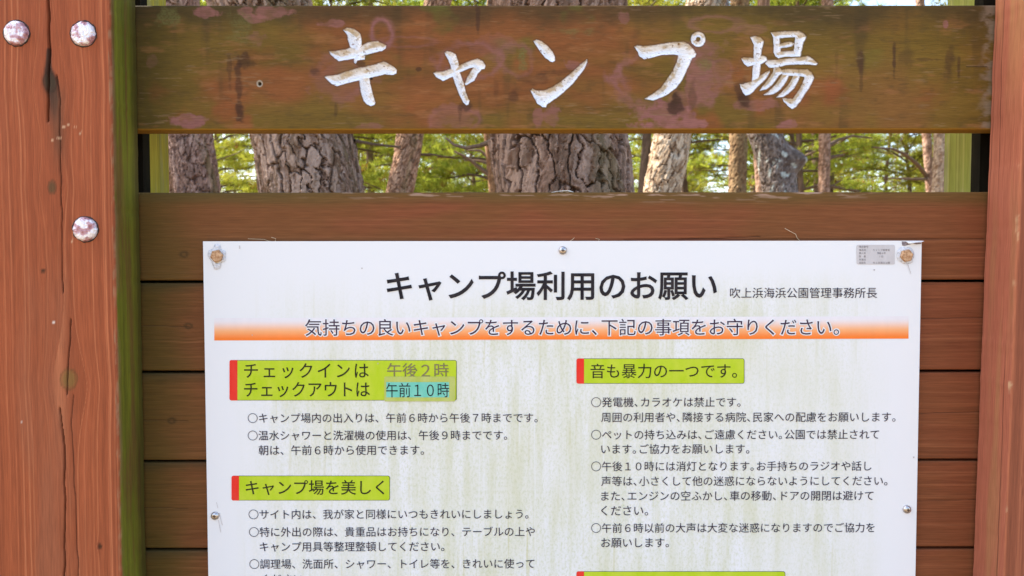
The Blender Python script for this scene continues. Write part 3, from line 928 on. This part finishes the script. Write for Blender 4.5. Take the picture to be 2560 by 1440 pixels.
# small inventory label
il = flat('inventory_label', [rrect(2141, 612, 2237, 661, 4)], K_LABEL, .0005, notice, 'small grey inventory label')
for k, (a, b_) in enumerate([('備品番号', None), ('備品名', 'キャンプ場看板'), ('購入年', '平成20年'), ('数　量', '1台'), ('所属名', None), ('保管先', '吹上浜海浜公園')]):
    y = 617+8*k
    text(a, 2147, 2147+(23 if len(a) == 4 else 17), y, K_GREYT, em=5.8, dy=.0008, parent=il, name='label_text').location = (0, 0, 0)
    if b_:
        wd = {7: 42, 2: 9}.get(len(b_), 22)
        text(b_, 2203-wd/2, 2203+wd/2, y, K_GREYT, em=5.8, dy=.0008, parent=il, name='label_text')
# torn corner: grey patch of bared backing and the lifted flap above it
M_BARE = noisy('bared_backing', (.16, .12, .13), (.30, .26, .26), (300, 300, 300), .7)
flat('torn_patch', [[(2254, 603.5), (2264, 603.5), (2271, 610), (2283, 606.5), (2292, 605.5), (2303, 606.5), (2303, 609.5), (2291, 611), (2282, 608.5), (2272, 612), (2261, 615), (2255, 613.5)]], M_BARE, .0005)
V = []
for (x, y, f_) in [(2264, 603, .001), (2284, 602.5, .001), (2303, 601.5, .001), (2267, 607.5, .004), (2284, 606.5, .006), (2304, 603, .008), (2272, 609.5, .005), (2283, 607, .0075), (2296, 605.5, .009)]:
    V.append(loc_(x, y, f_))
obj('peeled_flap', poly_mesh('peeled_flap', V, [(0, 3, 4, 1), (1, 4, 5, 2), (3, 6, 7, 4), (4, 7, 8, 5)]), K_WHITE, notice)
# fixings
M_STEEL = noisy('steel_screw', (.42, .38, .36), (.68, .64, .62), (400, 400, 400), .28, .9)
M_RUST = noisy('rusty_steel', (.36, .17, .07), (.66, .43, .25), (220, 220, 220), .55, .3)
M_SEAL = noisy('clear_sealant', (.50, .50, .52), (.74, .74, .76), (300, 300, 300), .12, 0, .6, .4)
M_SCRATCH = noisy('scratched_sheet', (.45, .40, .38), (.62, .58, .56), (300, 300, 300), .6)
for (px, py) in [(544, 640), (2264, 639)]:
    l = loc_(px, py)
    hx = []; n = 6
    bo = obj('hex_bolt', None, None, notice, 'rusty hexagonal bolt in clear sealant', loc=l)
    V = []; F = []
    for (r, h) in ((.0108, 0.0), (.0108, .0035), (.0092, .0046)):
        for k in range(6):
            a = math.radians(60*k+12); V.append((r*math.cos(a), -h, r*math.sin(a)))
    for i in range(2):
        for k in range(6): F.append((i*6+k, i*6+(k+1) % 6, (i+1)*6+(k+1) % 6, (i+1)*6+k))
    F.append(tuple(range(12, 18)))
    obj('bolt_head', poly_mesh('bolt_head', V, F), M_RUST, bo, loc=(0, -.0014, 0))
    obj('washer', lathe('washer', [(.0128, 0), (.0126, .0012), (.010, .0014)], 20), M_STEEL, bo)
    rgs = np.random.default_rng(px)
    V = []; F = []; nn = 24
    for ring, h in ((1.0, .0003), (.82, .0018), (.55, .0012)):
        for k in range(nn):
            a = 2*math.pi*k/nn
            rr = (.0160+.0055*vn(np.array(2.2*math.cos(a)+px), np.array(2.2*math.sin(a)), 2)+(.006 if px < 1000 and abs(math.cos(a)) < .45 else 0)-.004)*ring
            V.append((rr*math.cos(a), -h-.0006*rgs.random(), rr*math.sin(a)))
    for i in range(2):
        for k in range(nn): F.append((i*nn+k, i*nn+(k+1) % nn, (i+1)*nn+(k+1) % nn, (i+1)*nn+k))
    obj('sealant', poly_mesh('sealant', V, F, True), M_SEAL, bo)
for (px, py) in [(1407, 626), (538, 1289), (2267, 1273)]:
    l = loc_(px, py)
    s_ = obj('screw', lathe('screw', [(.0072, 0), (.0070, .0014), (.0060, .0032), (.0042, .0044), (.0018, .0048)], 20), M_STEEL, notice, loc=l)
    V = []; F = []
    for (hw, hh) in ((.0007, .0028), (.0028, .0007)):
        b0 = len(V); V += [(-hw, -.0050, -hh), (hw, -.0050, -hh), (hw, -.0050, hh), (-hw, -.0050, hh)]; F.append((b0, b0+1, b0+2, b0+3))
    obj('cross_slot', poly_mesh('cross_slot', V[:4]+[(v[0], v[1]-.0001, v[2]) for v in V[4:]], F), M_WASH, s_)
# fine scratches round the side screw and specks of dirt
sc_polys = [[(541, 1255), (542, 1255), (546, 1270), (545, 1270)], [(546, 1300), (547, 1299), (553, 1330), (552, 1331)], [(2268, 662), (2269.5, 661), (2277, 684), (2276, 685)],
            [(548, 1282), (549, 1282), (557, 1312), (556, 1313)], [(598, 614), (600, 614), (600.5, 622), (598.5, 622)], [(904, 669), (906.5, 669), (906.5, 672.5), (904, 672.5)], [(2183, 673), (2187, 673), (2186.5, 677), (2183.5, 677)],
            [(944, 907), (946, 907), (946, 910), (944, 910)], [(630, 836), (632, 836), (632, 839), (630, 839)], [(2282, 1141), (2285, 1141), (2285, 1145), (2282, 1145)]]
for i, P in enumerate(sc_polys):
    flat('scratch' if i < 4 else 'dirt_speck', [P], M_SCRATCH, .0011)

# ------------------------------------------------------------------ dry needles and a leaf scrap caught on the stand
M_STRAW = noisy('dry_needle', (.42, .30, .17), (.62, .50, .34), (50, 50, 50), .7)


def needle(p, q, r=.00055, lab='', name='pine_needle'):
    A = Vector(p); B = Vector(q); V = []; F = []
    mid = (A+B)/2+Vector((0.004, -.001, .002)); P = [A, A.lerp(mid, .6)*.5+A.lerp(B, .3)*.5, mid, B]
    for i, c_ in enumerate(P):
        rr = r*(1-.25*i/3)
        for k in range(4):
            a = math.pi/2*k; d_ = (B-A).normalized(); s1 = d_.orthogonal().normalized(); s2 = d_.cross(s1)
            V.append(c_-A+s1*rr*math.cos(a)+s2*rr*math.sin(a))
    for i in range(3):
        for k in range(4): F.append((i*4+k, i*4+(k+1) % 4, (i+1)*4+(k+1) % 4, (i+1)*4+k))
    F += [(3, 2, 1, 0), (12, 13, 14, 15)]
    return obj(name, poly_mesh(name, V, F, True), M_STRAW, None, lab, 'pine needle', 'dry needles caught behind the notice', loc=A)


for (a, b_, lab) in [((690, 606), (620, 597), 'pale dry needle lying along the top edge of the notice by its rusty bolt'),
                     ((690, 606), (678, 593), 'short dry needle sticking up behind the notice near its rusty bolt'),
                     ((1414, 610), (1436, 594), 'short dry needle leaning out behind the notice above its top screw'),
                     ((1496, 607), (1489, 596), 'tiny dry needle behind the top edge of the notice beside the top screw'),
                     ((2003, 606), (1962, 571), 'long straw-coloured needle standing behind the notice below the wide gap')]:
    A = at(a[0], a[1], -.002); B = at(b_[0], b_[1], -.004)
    needle(A, B, .0007, lab)
p = at(1405, 483, .01)
V = [(-.018, 0, .0005), (-.006, -.008, .002), (.008, -.009, .003), (.019, -.003, .001), (.012, .004, .004), (-.004, .005, .003), (-.012, .003, .0016)]
V += [(x, y, z-.0008) for x, y, z in V]
obj('leaf_scrap', poly_mesh('leaf_scrap', V, [tuple(range(7)), tuple(range(13, 6, -1))]+[(i, (i+1) % 7, 7+(i+1) % 7, 7+i) for i in range(7)]), noisy('pale_leaf', (.60, .60, .57), (.76, .76, .73), (80, 80, 80), .6), None,
    'pale leaf scrap resting on the top edge of the uppermost plank', 'leaf', loc=(p.x, .012, EYE+lv[0]+.0006))


# ------------------------------------------------------------------ pines close behind the stand
def cell(u, v, per, seed):
    """cellular noise, periodic in u (per cells): F1, F2-F1 and cell id"""
    rg = np.random.default_rng(seed); H = 512
    jx = rg.random((per, H)); jy = rg.random((per, H)); idv = rg.random((per, H))
    iu = np.floor(u).astype(int); iv = np.floor(v).astype(int)
    f1 = np.full(u.shape, 9.0); f2 = f1.copy(); cid_ = np.zeros(u.shape)
    for du in (-1, 0, 1):
        for dv in (-1, 0, 1):
            a = iu+du; b__ = iv+dv; am = a % per; bm = b__ % H
            d_ = np.hypot(a+.15+.7*jx[am, bm]-u, b__+.1+.8*jy[am, bm]-v)
            lt = d_ < f1
            f2 = np.where(lt, f1, np.minimum(f2, d_)); cid_ = np.where(lt, idv[am, bm], cid_); f1 = np.where(lt, d_, f1)
    return f1, f2-f1, cid_


def near_trunk(name, path, Y, width_px, res, seed, plate=.05, aspect=3.2, depth=.018, tones=None, lichen=0.0, top=9.5, burl=None, zfine=None):
    """trunk mesh along a path given by picture points at distance Y"""
    P = [at(px, py, Y) for px, py in path]          # top to bottom
    P = sorted(P, key=lambda q: q.z)
    z = np.array([q.z for q in P]); x = np.array([q.x for q in P])
    R = width_px/F_PX*(CAM_D+Y)/2
    s0 = (x[1]-x[0])/(z[1]-z[0]); s1 = (x[-1]-x[-2])/(z[-1]-z[-2])
    zl, zh = z[0], z[-1]
    zf0, zf1 = zfine or (zl-.12, zh+.12)
    zr = np.concatenate([np.linspace(-.15, zf0-.05, max(6, int((zf0)/.12))), np.arange(zf0, zf1, res*1.25), np.linspace(zf1+.05, top, int((top-zf1)/.16))])
    xc = np.interp(zr, z, x)
    lo = zr < zl; xc[lo] = x[0]+s0*(zr[lo]-zl)*.85
    hi = zr > zh; xc[hi] = x[-1]+s1*(1.6*(1-np.exp(-(zr[hi]-zh)/1.6)))+.12*np.sin((zr[hi]-zh)*.8+seed)*sst(zh, zh+2, zr[hi])
    # smooth
    for _ in range(3): xc[1:-1] = (xc[:-2]+2*xc[1:-1]+xc[2:])/4
    n = int(2*math.pi*R/res)
    th = np.linspace(0, 2*math.pi, n, endpoint=False)
    TH, ZR = np.meshgrid(th, zr)
    rad = R*(1+.30*np.exp(-np.clip(ZR, 0, None)/.25))*(1-.055*np.clip(ZR-zh, 0, None))*(1+.04*(vn(np.cos(TH)*1.5+seed+3, ZR*1.2+np.sin(TH)*1.5, 2)-.5))
    per = max(6, int(round(2*math.pi*R/plate)))
    cu, su = np.cos(TH), np.sin(TH)
    k_ = R/.05
    wob = (fbm(cu*k_*.5+seed, ZR*9+su*k_*.5, 3, 4)-.5)*2
    wob2 = (fbm(cu*k_*1.6+seed+31, ZR*26+su*k_*1.6, 5, 3)-.5)*2
    u = TH/(2*math.pi)*per+wob*.75+wob2*.28; v = ZR/(plate*aspect)+wob*.55+wob2*.22+20
    f1, e, ci = cell(u, v, per, seed)
    f1b, e2, ci2 = cell(TH/(2*math.pi)*per*2+wob*1.3+wob2*.6, ZR/(plate*aspect*.5)+wob*1.1+wob2*.5+20, per*2, seed+1)
    f1c, e3, ci3 = cell(TH/(2*math.pi)*per*5+wob*2.5+wob2*1.6, ZR/(plate*aspect*.22)+wob*2+wob2+20, per*5, seed+2)
    fine = fbm(cu*k_*5, ZR*70+su*k_*5, 4, 3)
    tilt = (f1*.5)*(ci2-.5)
    hgt = sst(.0, .11, e)*(.55+.40*ci)+.24*sst(0, .07, e2)*(ci2)+.13*ci3*sst(0, .08, e3)+.20*(fine-.5)+tilt*.5
    disp = depth*(hgt-.75)
    rad = rad+disp*sst(-.2, .3, ZR)
    if burl:
        bth, bz, br, bs = burl
        rad += br*np.exp(-(((TH-bth+math.pi) % (2*math.pi)-math.pi)/bs)**2-((ZR-bz)/.10)**2)
    base = at(path[0][0], path[0][1], Y)
    x_base = xc[0]
    VX = xc[:, None]-x_base+rad*np.cos(TH); VY = rad*np.sin(TH)+.15*np.sin(zr*.3+seed)[:, None]*0
    tones = tones or [(.24, .142, .095), (.34, .225, .165), (.16, .098, .065)]
    g = mix(tones[0], tones[1], sst(.25, .7, ci)); g = mix(g, tones[2], .85*sst(.45, .6, ci2)); g = mix(g, np.asarray(tones[1])*1.25, .6*sst(.72, .82, ci3)); g = mix(g, np.asarray(tones[2])*np.array((.8, .62, .52)), .6*sst(.25, .15, ci3))
    g *= (.75+.5*fine)[..., None]
    g = mix(g, (.085, .048, .034), .6*sst(.10, .01, e))
    gm = sst(.55, .75, fbm(np.cos(TH)*2+seed*2, ZR*2.5+np.sin(TH)*2, 5))
    g = mix(g, (.15, .14, .055), .45*gm*sst(-.2, .8, np.cos(TH)))
    if lichen:
        lm = sst(.66, .70, fbm(np.cos(TH)*3+9, ZR*17+np.sin(TH)*3, 6, 3))
        g = mix(g, (.48, .53, .50), lichen*lm)
    V = np.stack([VX, VY, ZR], -1)
    me = np_mesh(name, V, grid_quads(len(zr), n, True), g, False)
    return me, Vector((x_base, Y, 0)), (xc[-1]-x_base, zr[-1], R*(1-.055*(zr[-1]-zh)))


# foliage: needle tufts as many thin triangles
def tufts(centers, dirs, rg, nper=15, ln=.17, wd=.023, col_lo=(.17, .20, .028), col_hi=(.46, .44, .06)):
    n = len(centers)
    C_ = np.repeat(centers, nper, 0); D_ = np.repeat(dirs, nper, 0)
    r = rg.normal(size=(n*nper, 3)); r /= np.linalg.norm(r, axis=1)[:, None]
    d = D_*.75+r*.95+np.array((0, 0, .28)); d /= np.linalg.norm(d, axis=1)[:, None]
    s = np.cross(d, rg.normal(size=(n*nper, 3))); s /= np.linalg.norm(s, axis=1)[:, None]
    L_ = ln*(.7+.6*rg.random((n*nper, 1)))
    o = C_+D_*(rg.random((n*nper, 1))-.6)*ln*.9
    A = o-s*wd*.5; B = o+s*wd*.5; T = o+d*L_
    V = np.stack([A, B, T], 1).reshape(-1, 3)
    Fq = np.arange(n*nper*3).reshape(-1, 3)
    t = np.repeat(rg.random(n), nper)*.75+.25*rg.random(n*nper)
    c_ = mix(col_lo, col_hi, t)
    br = np.repeat(rg.random(n) > .965, nper)
    c_ = np.where(br[:, None], np.array((.26, .12, .035)), c_)
    return V, Fq, np.repeat(c_, 3, 0)


def tube(path, r0, r1, n=6):
    P = np.asarray(path, float); V = []
    for i, c_ in enumerate(P):
        d = P[min(i+1, len(P)-1)]-P[max(i-1, 0)]; d /= np.linalg.norm(d)+1e-9
        a = np.cross(d, (0, 0, 1.0) if abs(d[2]) < .9 else (1.0, 0, 0)); a /= np.linalg.norm(a); b__ = np.cross(d, a)
        r = r0+(r1-r0)*i/(len(P)-1)
        th = np.arange(n)*2*math.pi/n
        V.append(c_+r*(np.cos(th)[:, None]*a+np.sin(th)[:, None]*b__))
    return np.concatenate(V), grid_quads(len(P), n, True)


def pine_parts(seed, H=14.0, c0=5.0, R0=.16, nb=46, blen=2.6, lean=.5, dense=1.0, low_dead=5):
    """meshes of a pine: trunk with limbs, and crown"""
    rg = np.random.default_rng(seed)
    zz = np.linspace(-.2, H, 22)
    ph = rg.random(4)*6.28
    cx = lean*(zz/H)**1.5*math.cos(ph[0])+.16*np.sin(zz*.55+ph[1])*np.clip(zz/4, 0, 1); cy = lean*(zz/H)**1.5*math.sin(ph[0])+.16*np.sin(zz*.5+ph[2])*np.clip(zz/4, 0, 1)
    n = 14; th = np.arange(n)*2*math.pi/n
    rr = R0*(1-.80*np.clip(zz/H, 0, 1)**1.2)*(1+.35*np.exp(-np.clip(zz, 0, None)/.3))
    # finer bark rows
    zf = np.linspace(-.2, H, 220); cxf = np.interp(zf, zz, cx); cyf = np.interp(zf, zz, cy); rf = np.interp(zf, zz, rr)
    n = 22; th = np.arange(n)*2*math.pi/n
    TH, ZF = np.meshgrid(th, zf)
    f1, e, ci = cell(TH/(2*math.pi)*9+.3*(vn(ZF*6, TH*2, 1)-.5), ZF/.22+10, 9, seed)
    rad = rf[:, None]*(1+.11*(sst(0, .35, e)*(.5+.5*ci)-.6))
    Vt = [np.stack([cxf[:, None]+rad*np.cos(TH), cyf[:, None]+rad*np.sin(TH), ZF], -1).reshape(-1, 3)]; Qt = [grid_quads(len(zf), n, True)]
    tone = mix((.10, .068, .05), (.17, .115, .085), ci)*(.8+.4*fbm(TH*3, ZF*8, 2))[..., None]
    tone = mix(tone, (.20, .105, .06), .7*sst(H*.35, H*.6, ZF))
    Ct = [tone.reshape(-1, 3)]
    cs, ds = [], []
    off = len(Vt[0])

    def limb(z, az, ln, up, r, dead=False):
        nonlocal off
        x0 = np.interp(z, zz, cx); y0 = np.interp(z, zz, cy)
        p = np.array((x0, y0, z)); path = [p]; a = az; el = up
        ns = 6
        for k in range(ns):
            a += rg.normal()*.18; el = el*.75+rg.normal()*.12+(.10 if k > 3 else 0)
            p = p+ln/ns*np.array((math.cos(a)*math.cos(el), math.sin(a)*math.cos(el), math.sin(el))); path.append(p)
        v, q = tube(path, r, r*.25, 5)
        Vt.append(v); Qt.append(q+off); Ct.append(np.tile((.115, .08, .058), (len(v), 1))); off += len(v)
        return np.array(path)

    for k in range(low_dead):
        limb(c0*(.45+.5*rg.random()), rg.random()*6.28, .5+1.2*rg.random(), .1+.3*rg.random(), .018, True)
    for k in range(nb):
        t = (k+.5*rg.random())/nb
        z = c0+(H*.98-c0)*t
        ln = blen*(1-.72*t**1.6)*(.65+.5*rg.random()); az = k*2.4+rg.normal()*.5
        path = limb(z, az, ln, .25+.45*t+rg.normal()*.1, .035*(1-.6*t)+.008)
        # side shoots carrying the tufts: flattened fans
        for j in range(2, len(path)):
            nsh = int((4+3*j)*dense*.62)
            base = path[j]; dirb = path[j]-path[j-1]; dirb /= np.linalg.norm(dirb)
            side = np.array((-dirb[1], dirb[0], 0)); side /= np.linalg.norm(side)+1e-9
            for q_ in range(nsh):
                s = rg.normal()*.34*(.5+.5*ln/2.6); f_ = rg.normal()*.25
                c_ = base+side*s+dirb*f_+np.array((0, 0, abs(rg.normal())*.10-.02))
                dd = side*np.sign(s)*.6+dirb*.7+np.array((0, 0, .35+.2*rg.random())); dd /= np.linalg.norm(dd)
                cs.append(c_); ds.append(dd)
    Vc, Fc_, Cc = tufts(np.array(cs), np.array(ds), rg)
    mt_ = np_mesh('trunk', np.concatenate(Vt), np.concatenate(Qt), np.concatenate(Ct))
    mc_ = np_mesh('crown', Vc, Fc_, Cc, False)
    return mt_, mc_


mt, nt, b = newmat('pine_needles')
L = nt.links
a_ = N(nt, 'ShaderNodeAttribute', attribute_name='Col'); oi = N(nt, 'ShaderNodeObjectInfo')
hs = N(nt, 'ShaderNodeHueSaturation')
mh = N(nt, 'ShaderNodeMapRange'); mh.inputs['To Min'].default_value = .485; mh.inputs['To Max'].default_value = .53
mv = N(nt, 'ShaderNodeMapRange'); mv.inputs['To Min'].default_value = .85; mv.inputs['To Max'].default_value = 1.2
L.new(oi.outputs['Random'], mh.inputs['Value']); L.new(oi.outputs['Random'], mv.inputs['Value'])
L.new(mh.outputs['Result'], hs.inputs['Hue']); L.new(mv.outputs['Result'], hs.inputs['Value'])
L.new(a_.outputs['Color'], hs.inputs['Color'])
df = N(nt, 'ShaderNodeBsdfDiffuse'); tl = N(nt, 'ShaderNodeBsdfTranslucent'); ms = N(nt, 'ShaderNodeMixShader'); ms.inputs[0].default_value = .42
L.new(hs.outputs['Color'], df.inputs['Color']); L.new(hs.outputs['Color'], tl.inputs['Color'])
L.new(df.outputs[0], ms.inputs[1]); L.new(tl.outputs[0], ms.inputs[2])
L.new(ms.outputs[0], nt.nodes['Material Output'].inputs['Surface'])
M_LEAF = mt

PROTO = [pine_parts(101, 14.5, 4.4, .14, 50, 3.0), pine_parts(102, 13.0, 3.8, .11, 48, 2.8, .8), pine_parts(103, 16.0, 5.2, .15, 50, 3.2, .4), pine_parts(104, 15.0, 6.0, .13, 42, 3.1, .9),
         pine_parts(105, 8.5, 2.2, .08, 46, 2.5, .4), pine_parts(106, 11.0, 3.0, .10, 50, 2.9, .6)]


def crown_only(seed, H, spread, zb):
    rg = np.random.default_rng(seed); cs, ds, V, Q_, off = [], [], [], [], 0
    for k in range(26):
        az = k*2.4+rg.normal()*.3; ln = spread*(.5+.5*rg.random()); z0 = zb*rg.random()
        p = np.array((0, 0, z0)); path = [p]; el = .5+.3*rg.random(); a = az
        for j in range(6):
            a += rg.normal()*.15; el *= .8
            p = p+ln/6*np.array((math.cos(a)*math.cos(el), math.sin(a)*math.cos(el), math.sin(el))); path.append(p)
        v, q = tube(path, .035, .008, 5); V.append(v); Q_.append(q+off); off += len(v)
        path = np.array(path)
        for j in range(2, 7):
            for q_ in range(9):
                c_ = path[j]+rg.normal(size=3)*np.array((.3, .3, .12)); cs.append(c_)
                dd = np.array((math.cos(a), math.sin(a), .5))+rg.normal(size=3)*.4; ds.append(dd/np.linalg.norm(dd))
    Vc, Fc_, Cc = tufts(np.array(cs), np.array(ds), rg)
    return np_mesh('crown', Vc, Fc_, Cc, False), np_mesh('limbs', np.concatenate(V), np.concatenate(Q_), np.tile((.13, .08, .055), (off, 1)))


NEAR_CROWN = crown_only(5, 3, 2.4, 1.6)
NEARS = [
    ('center', [(1397, 8), (1395, 330), (1412, 480)], 1.75, 335, .0038, 31, .060, 3.4, .032, None, 0, 'thickest pine trunk with deep plated bark, straight behind the carved board'),
    ('left', [(648, 8), (754, 330), (782, 480)], 2.5, 243, .0045, 32, .052, 3.6, .032, [(.27, .175, .125), (.39, .275, .21), (.18, .115, .07)], 0, 'second-thickest pine trunk, leaning, with grey-brown furrowed bark'),
    ('far_left', [(440, 8), (474, 330), (494, 480)], 4.6, 105, .0070, 33, .048, 2.6, .026, [(.26, .165, .13), (.36, .25, .21), (.17, .105, .085)], 0, 'medium leaning pine trunk beside the mossy rear post'),
    ('behind_left', [(418, 8), (432, 330), (446, 480)], 7.5, 60, .016, 39, .05, 3.0, .02, None, 0, 'dim pine trunk half hidden behind the medium leaning trunk'),
    ('bent', [(1095, 8), (1026, 330), (1020, 380), (999, 480)], 4.6, 66, .0072, 34, .036, 2.6, .016, [(.28, .165, .105), (.40, .26, .18), (.19, .105, .065)], 0, 'slim bent pine trunk between the two thickest trunks'),
    ('sunlit', [(1765, 8), (1682, 330), (1672, 400), (1655, 480)], 4.4, 92, .0068, 35, .050, 3.0, .026, [(.42, .31, .21), (.54, .42, .30), (.30, .20, .12)], .25, 'sunlit flaky pine trunk leaning away from the thickest trunk'),
    ('stump', [(1850, 8), (1847, 330), (1843, 480)], 7.5, 43, .015, 36, .045, 3.0, .016, [(.20, .13, .07), (.25, .17, .09), (.15, .095, .05)], 0, 'narrow brown pine trunk beside the lichen-spotted trunk'),
    ('lichen', [(1850, 200), (1910, 330), (1935, 400), (1950, 480)], 5.6, 82, .0105, 37, .045, 1.8, .018, [(.16, .13, .115), (.23, .19, .17), (.11, .09, .08)], .85, 'grey leaning pine trunk spotted with pale lichen and a knobbly burl'),
    ('dark_behind', [(1905, 100), (1897, 330), (1905, 480)], 9.0, 30, .02, 40, .05, 3.0, .016, None, 0, 'thin dim pine trunk half hidden behind the lichen-spotted trunk'),
    ('branchy', [(2068, 8), (2062, 330), (2060, 480)], 9.0, 27, .018, 38, .05, 3.0, .016, None, 0, 'thin brown pine trunk with bare side branches beyond the lichen-spotted trunk'),
    ('right_lit', [(2392, 8), (2356, 330), (2350, 480)], 8.6, 36, .016, 41, .05, 3.0, .022, [(.34, .26, .19), (.42, .33, .25), (.28, .2, .14)], 0, 'pale sunlit pine trunk next to the green rear post'),
    ('right_thin', [(2300, 8), (2316, 330), (2326, 480)], 11.5, 20, .02, 42, .05, 3.0, .012, None, 0, 'thin dark pine trunk beside the pale sunlit trunk'),
    ('reddish', [(1222, 200), (1218, 330), (1231, 480)], 10.5, 17, .02, 43, .05, 3.0, .012, [(.21, .12, .065), (.27, .16, .09), (.16, .09, .05)], 0, 'slender reddish pine trunk with forked limbs just beside the thickest trunk'),
]
for (kname, path, Yd_, wpx, res, seed, plate, asp, dep_, tones, lich, lab) in NEARS:
    burl = (-.35, at(1985, 400, Yd_).z, .13, .6) if kname == 'lichen' else None
    me, base, tip = near_trunk('trunk', path, Yd_, wpx, res, seed, plate, asp, dep_, tones, lich, burl=burl, top=9.5 if wpx > 50 else 10.5)
    t = obj('pine_tree', None, None, None, lab, 'pine tree', loc=base)
    tr = obj('trunk', me, M_BARK, t)
    cr = obj('crown', NEAR_CROWN[0], M_LEAF, t, loc=(tip[0], 0, tip[1]-1.7)); cr.rotation_euler.z = seed*1.3
    if seed in (33, 34, 39): cr.scale = (.55, .55, .6)
    lb = obj('limb', NEAR_CROWN[1], M_BARK, t, loc=(tip[0], 0, tip[1]-1.7)); lb.rotation_euler.z = seed*1.3; lb.scale = cr.scale

    def twig(pts_px, r0, r1, dY=0.0, nm='branch'):
        P = [at(a, b_, Yd_+dY*i/len(pts_px)) - base for i, (a, b_) in enumerate(pts_px)]
        v, q = tube([tuple(p_) for p_ in P], r0, r1, 6)
        obj(nm, np_mesh(nm, v, q, np.tile((.14, .095, .065), (len(v), 1))), M_BARK, t)
    if kname == 'lichen':
        for e_ in [((1975, 385), (1990, 372), (1994, 360)), ((1978, 390), (1996, 384), (2003, 372)), ((1972, 380), (1982, 368), (1984, 356)), ((1975, 395), (1990, 402), (1988, 420))]:
            twig(e_, .010, .003)
    if kname == 'branchy':
        twig([(2065, 398), (2085, 392), (2105, 388), (2112, 386)], .035, .012)
        twig([(2070, 365), (2095, 350), (2130, 340), (2180, 345)], .030, .010, 1.2)
        twig([(2068, 470), (2085, 462), (2100, 452)], .02, .008)
    if kname == 'right_thin':
        twig([(2320, 447), (2290, 448), (2250, 446), (2215, 445)], .03, .010, -.8)
        twig([(2316, 440), (2295, 412), (2262, 385), (2230, 372), (2180, 368)], .04, .012, -1.5)
    if kname == 'reddish':
        twig([(1228, 440), (1200, 420), (1170, 395), (1135, 378)], .045, .015)
        twig([(1222, 408), (1195, 402), (1160, 400)], .03, .012); twig([(1217, 390), (1200, 376), (1165, 375)], .03, .012)
    if kname == 'left':
        twig([(885, 352), (930, 360), (1000, 368)], .010, .006, .8)
    if kname == 'center':
        twig([(1232, 352), (1200, 364), (1165, 370), (1135, 362), (1115, 345)], .011, .004, .4)
    if kname == 'bent':
        twig([(1050, 386), (1080, 386), (1110, 391)], .012, .004)

# ------------------------------------------------------------------ the grove
LAB = ['tall pine with feathery green crown standing in the grove', 'slightly bent pine with loose yellow-green crown in the grove', 'very tall pine with a broad high crown in the grove',
       'leaning bare-stemmed pine with a high crown in the grove', 'low young pine with dense bright needles in the grove', 'bushy mid-height pine with low branches in the grove']
first = [True]*6
spots = []
rgp = np.random.default_rng(77)
tries = 0
while len(spots) < 140 and tries < 20000:
    tries += 1
    y = 14+ (rgp.random()**.8)*70
    x = (rgp.random()*2-1)*(.85*y+3)+.06*y
    md = 2.0+.015*y
    if all((x-a)**2+(y-b_)**2 > md*md for a, b_, _ in spots):
        # keep the nearest ring airy
        spots.append((x, y, 0))
spots += [(-6.4, 3.8, 2), (-8.6, 4.3, 2), (-5.4, 2.6, 2), (-15, 6.5, 0), (-11, 10.5, 0), (-21, 9, 0), (-17, 1.0, 0), (12, 8, 0), (17, 5, 0), (15, 12, 0), (9.5, 11.5, 0), (24, 9, 0), (-26, 3, 0), (6.3, 26, 3), (5.0, 33, 3), (8.2, 24, 3), (4.0, 22, 3), (-4.5, 24, 3), (11.5, 27, 3)]
for (x, y, q_) in spots:
    r_ = rgp.random()
    k = int(rgp.choice([0, 1, 2, 3, 5])) if (y > 27 and r_ > .12) else int(rgp.choice([4, 5, 5, 1]))
    if q_: k = 0 if q_ == 2 else 2
    mt_, mc_ = PROTO[k]
    t = obj('pine_tree', None, None, None, LAB[k], 'pine tree', 'pines of the grove', loc=(x, y, 0))
    tr = bpy.data.objects.new('trunk', mt_); cr = bpy.data.objects.new('crown', mc_)
    if first[k]: mt_.materials.append(M_BARK); mc_.materials.append(M_LEAF); first[k] = False
    for c_ in (tr, cr): COL.objects.link(c_); c_.parent = t
    t.rotation_euler.z = rgp.random()*6.28
    s = .85+.35*rgp.random(); t.scale = (s, s, s)

print('objects', len(bpy.data.objects), 'tris', sum(len(m_.polygons)*2 for m_ in bpy.data.meshes))
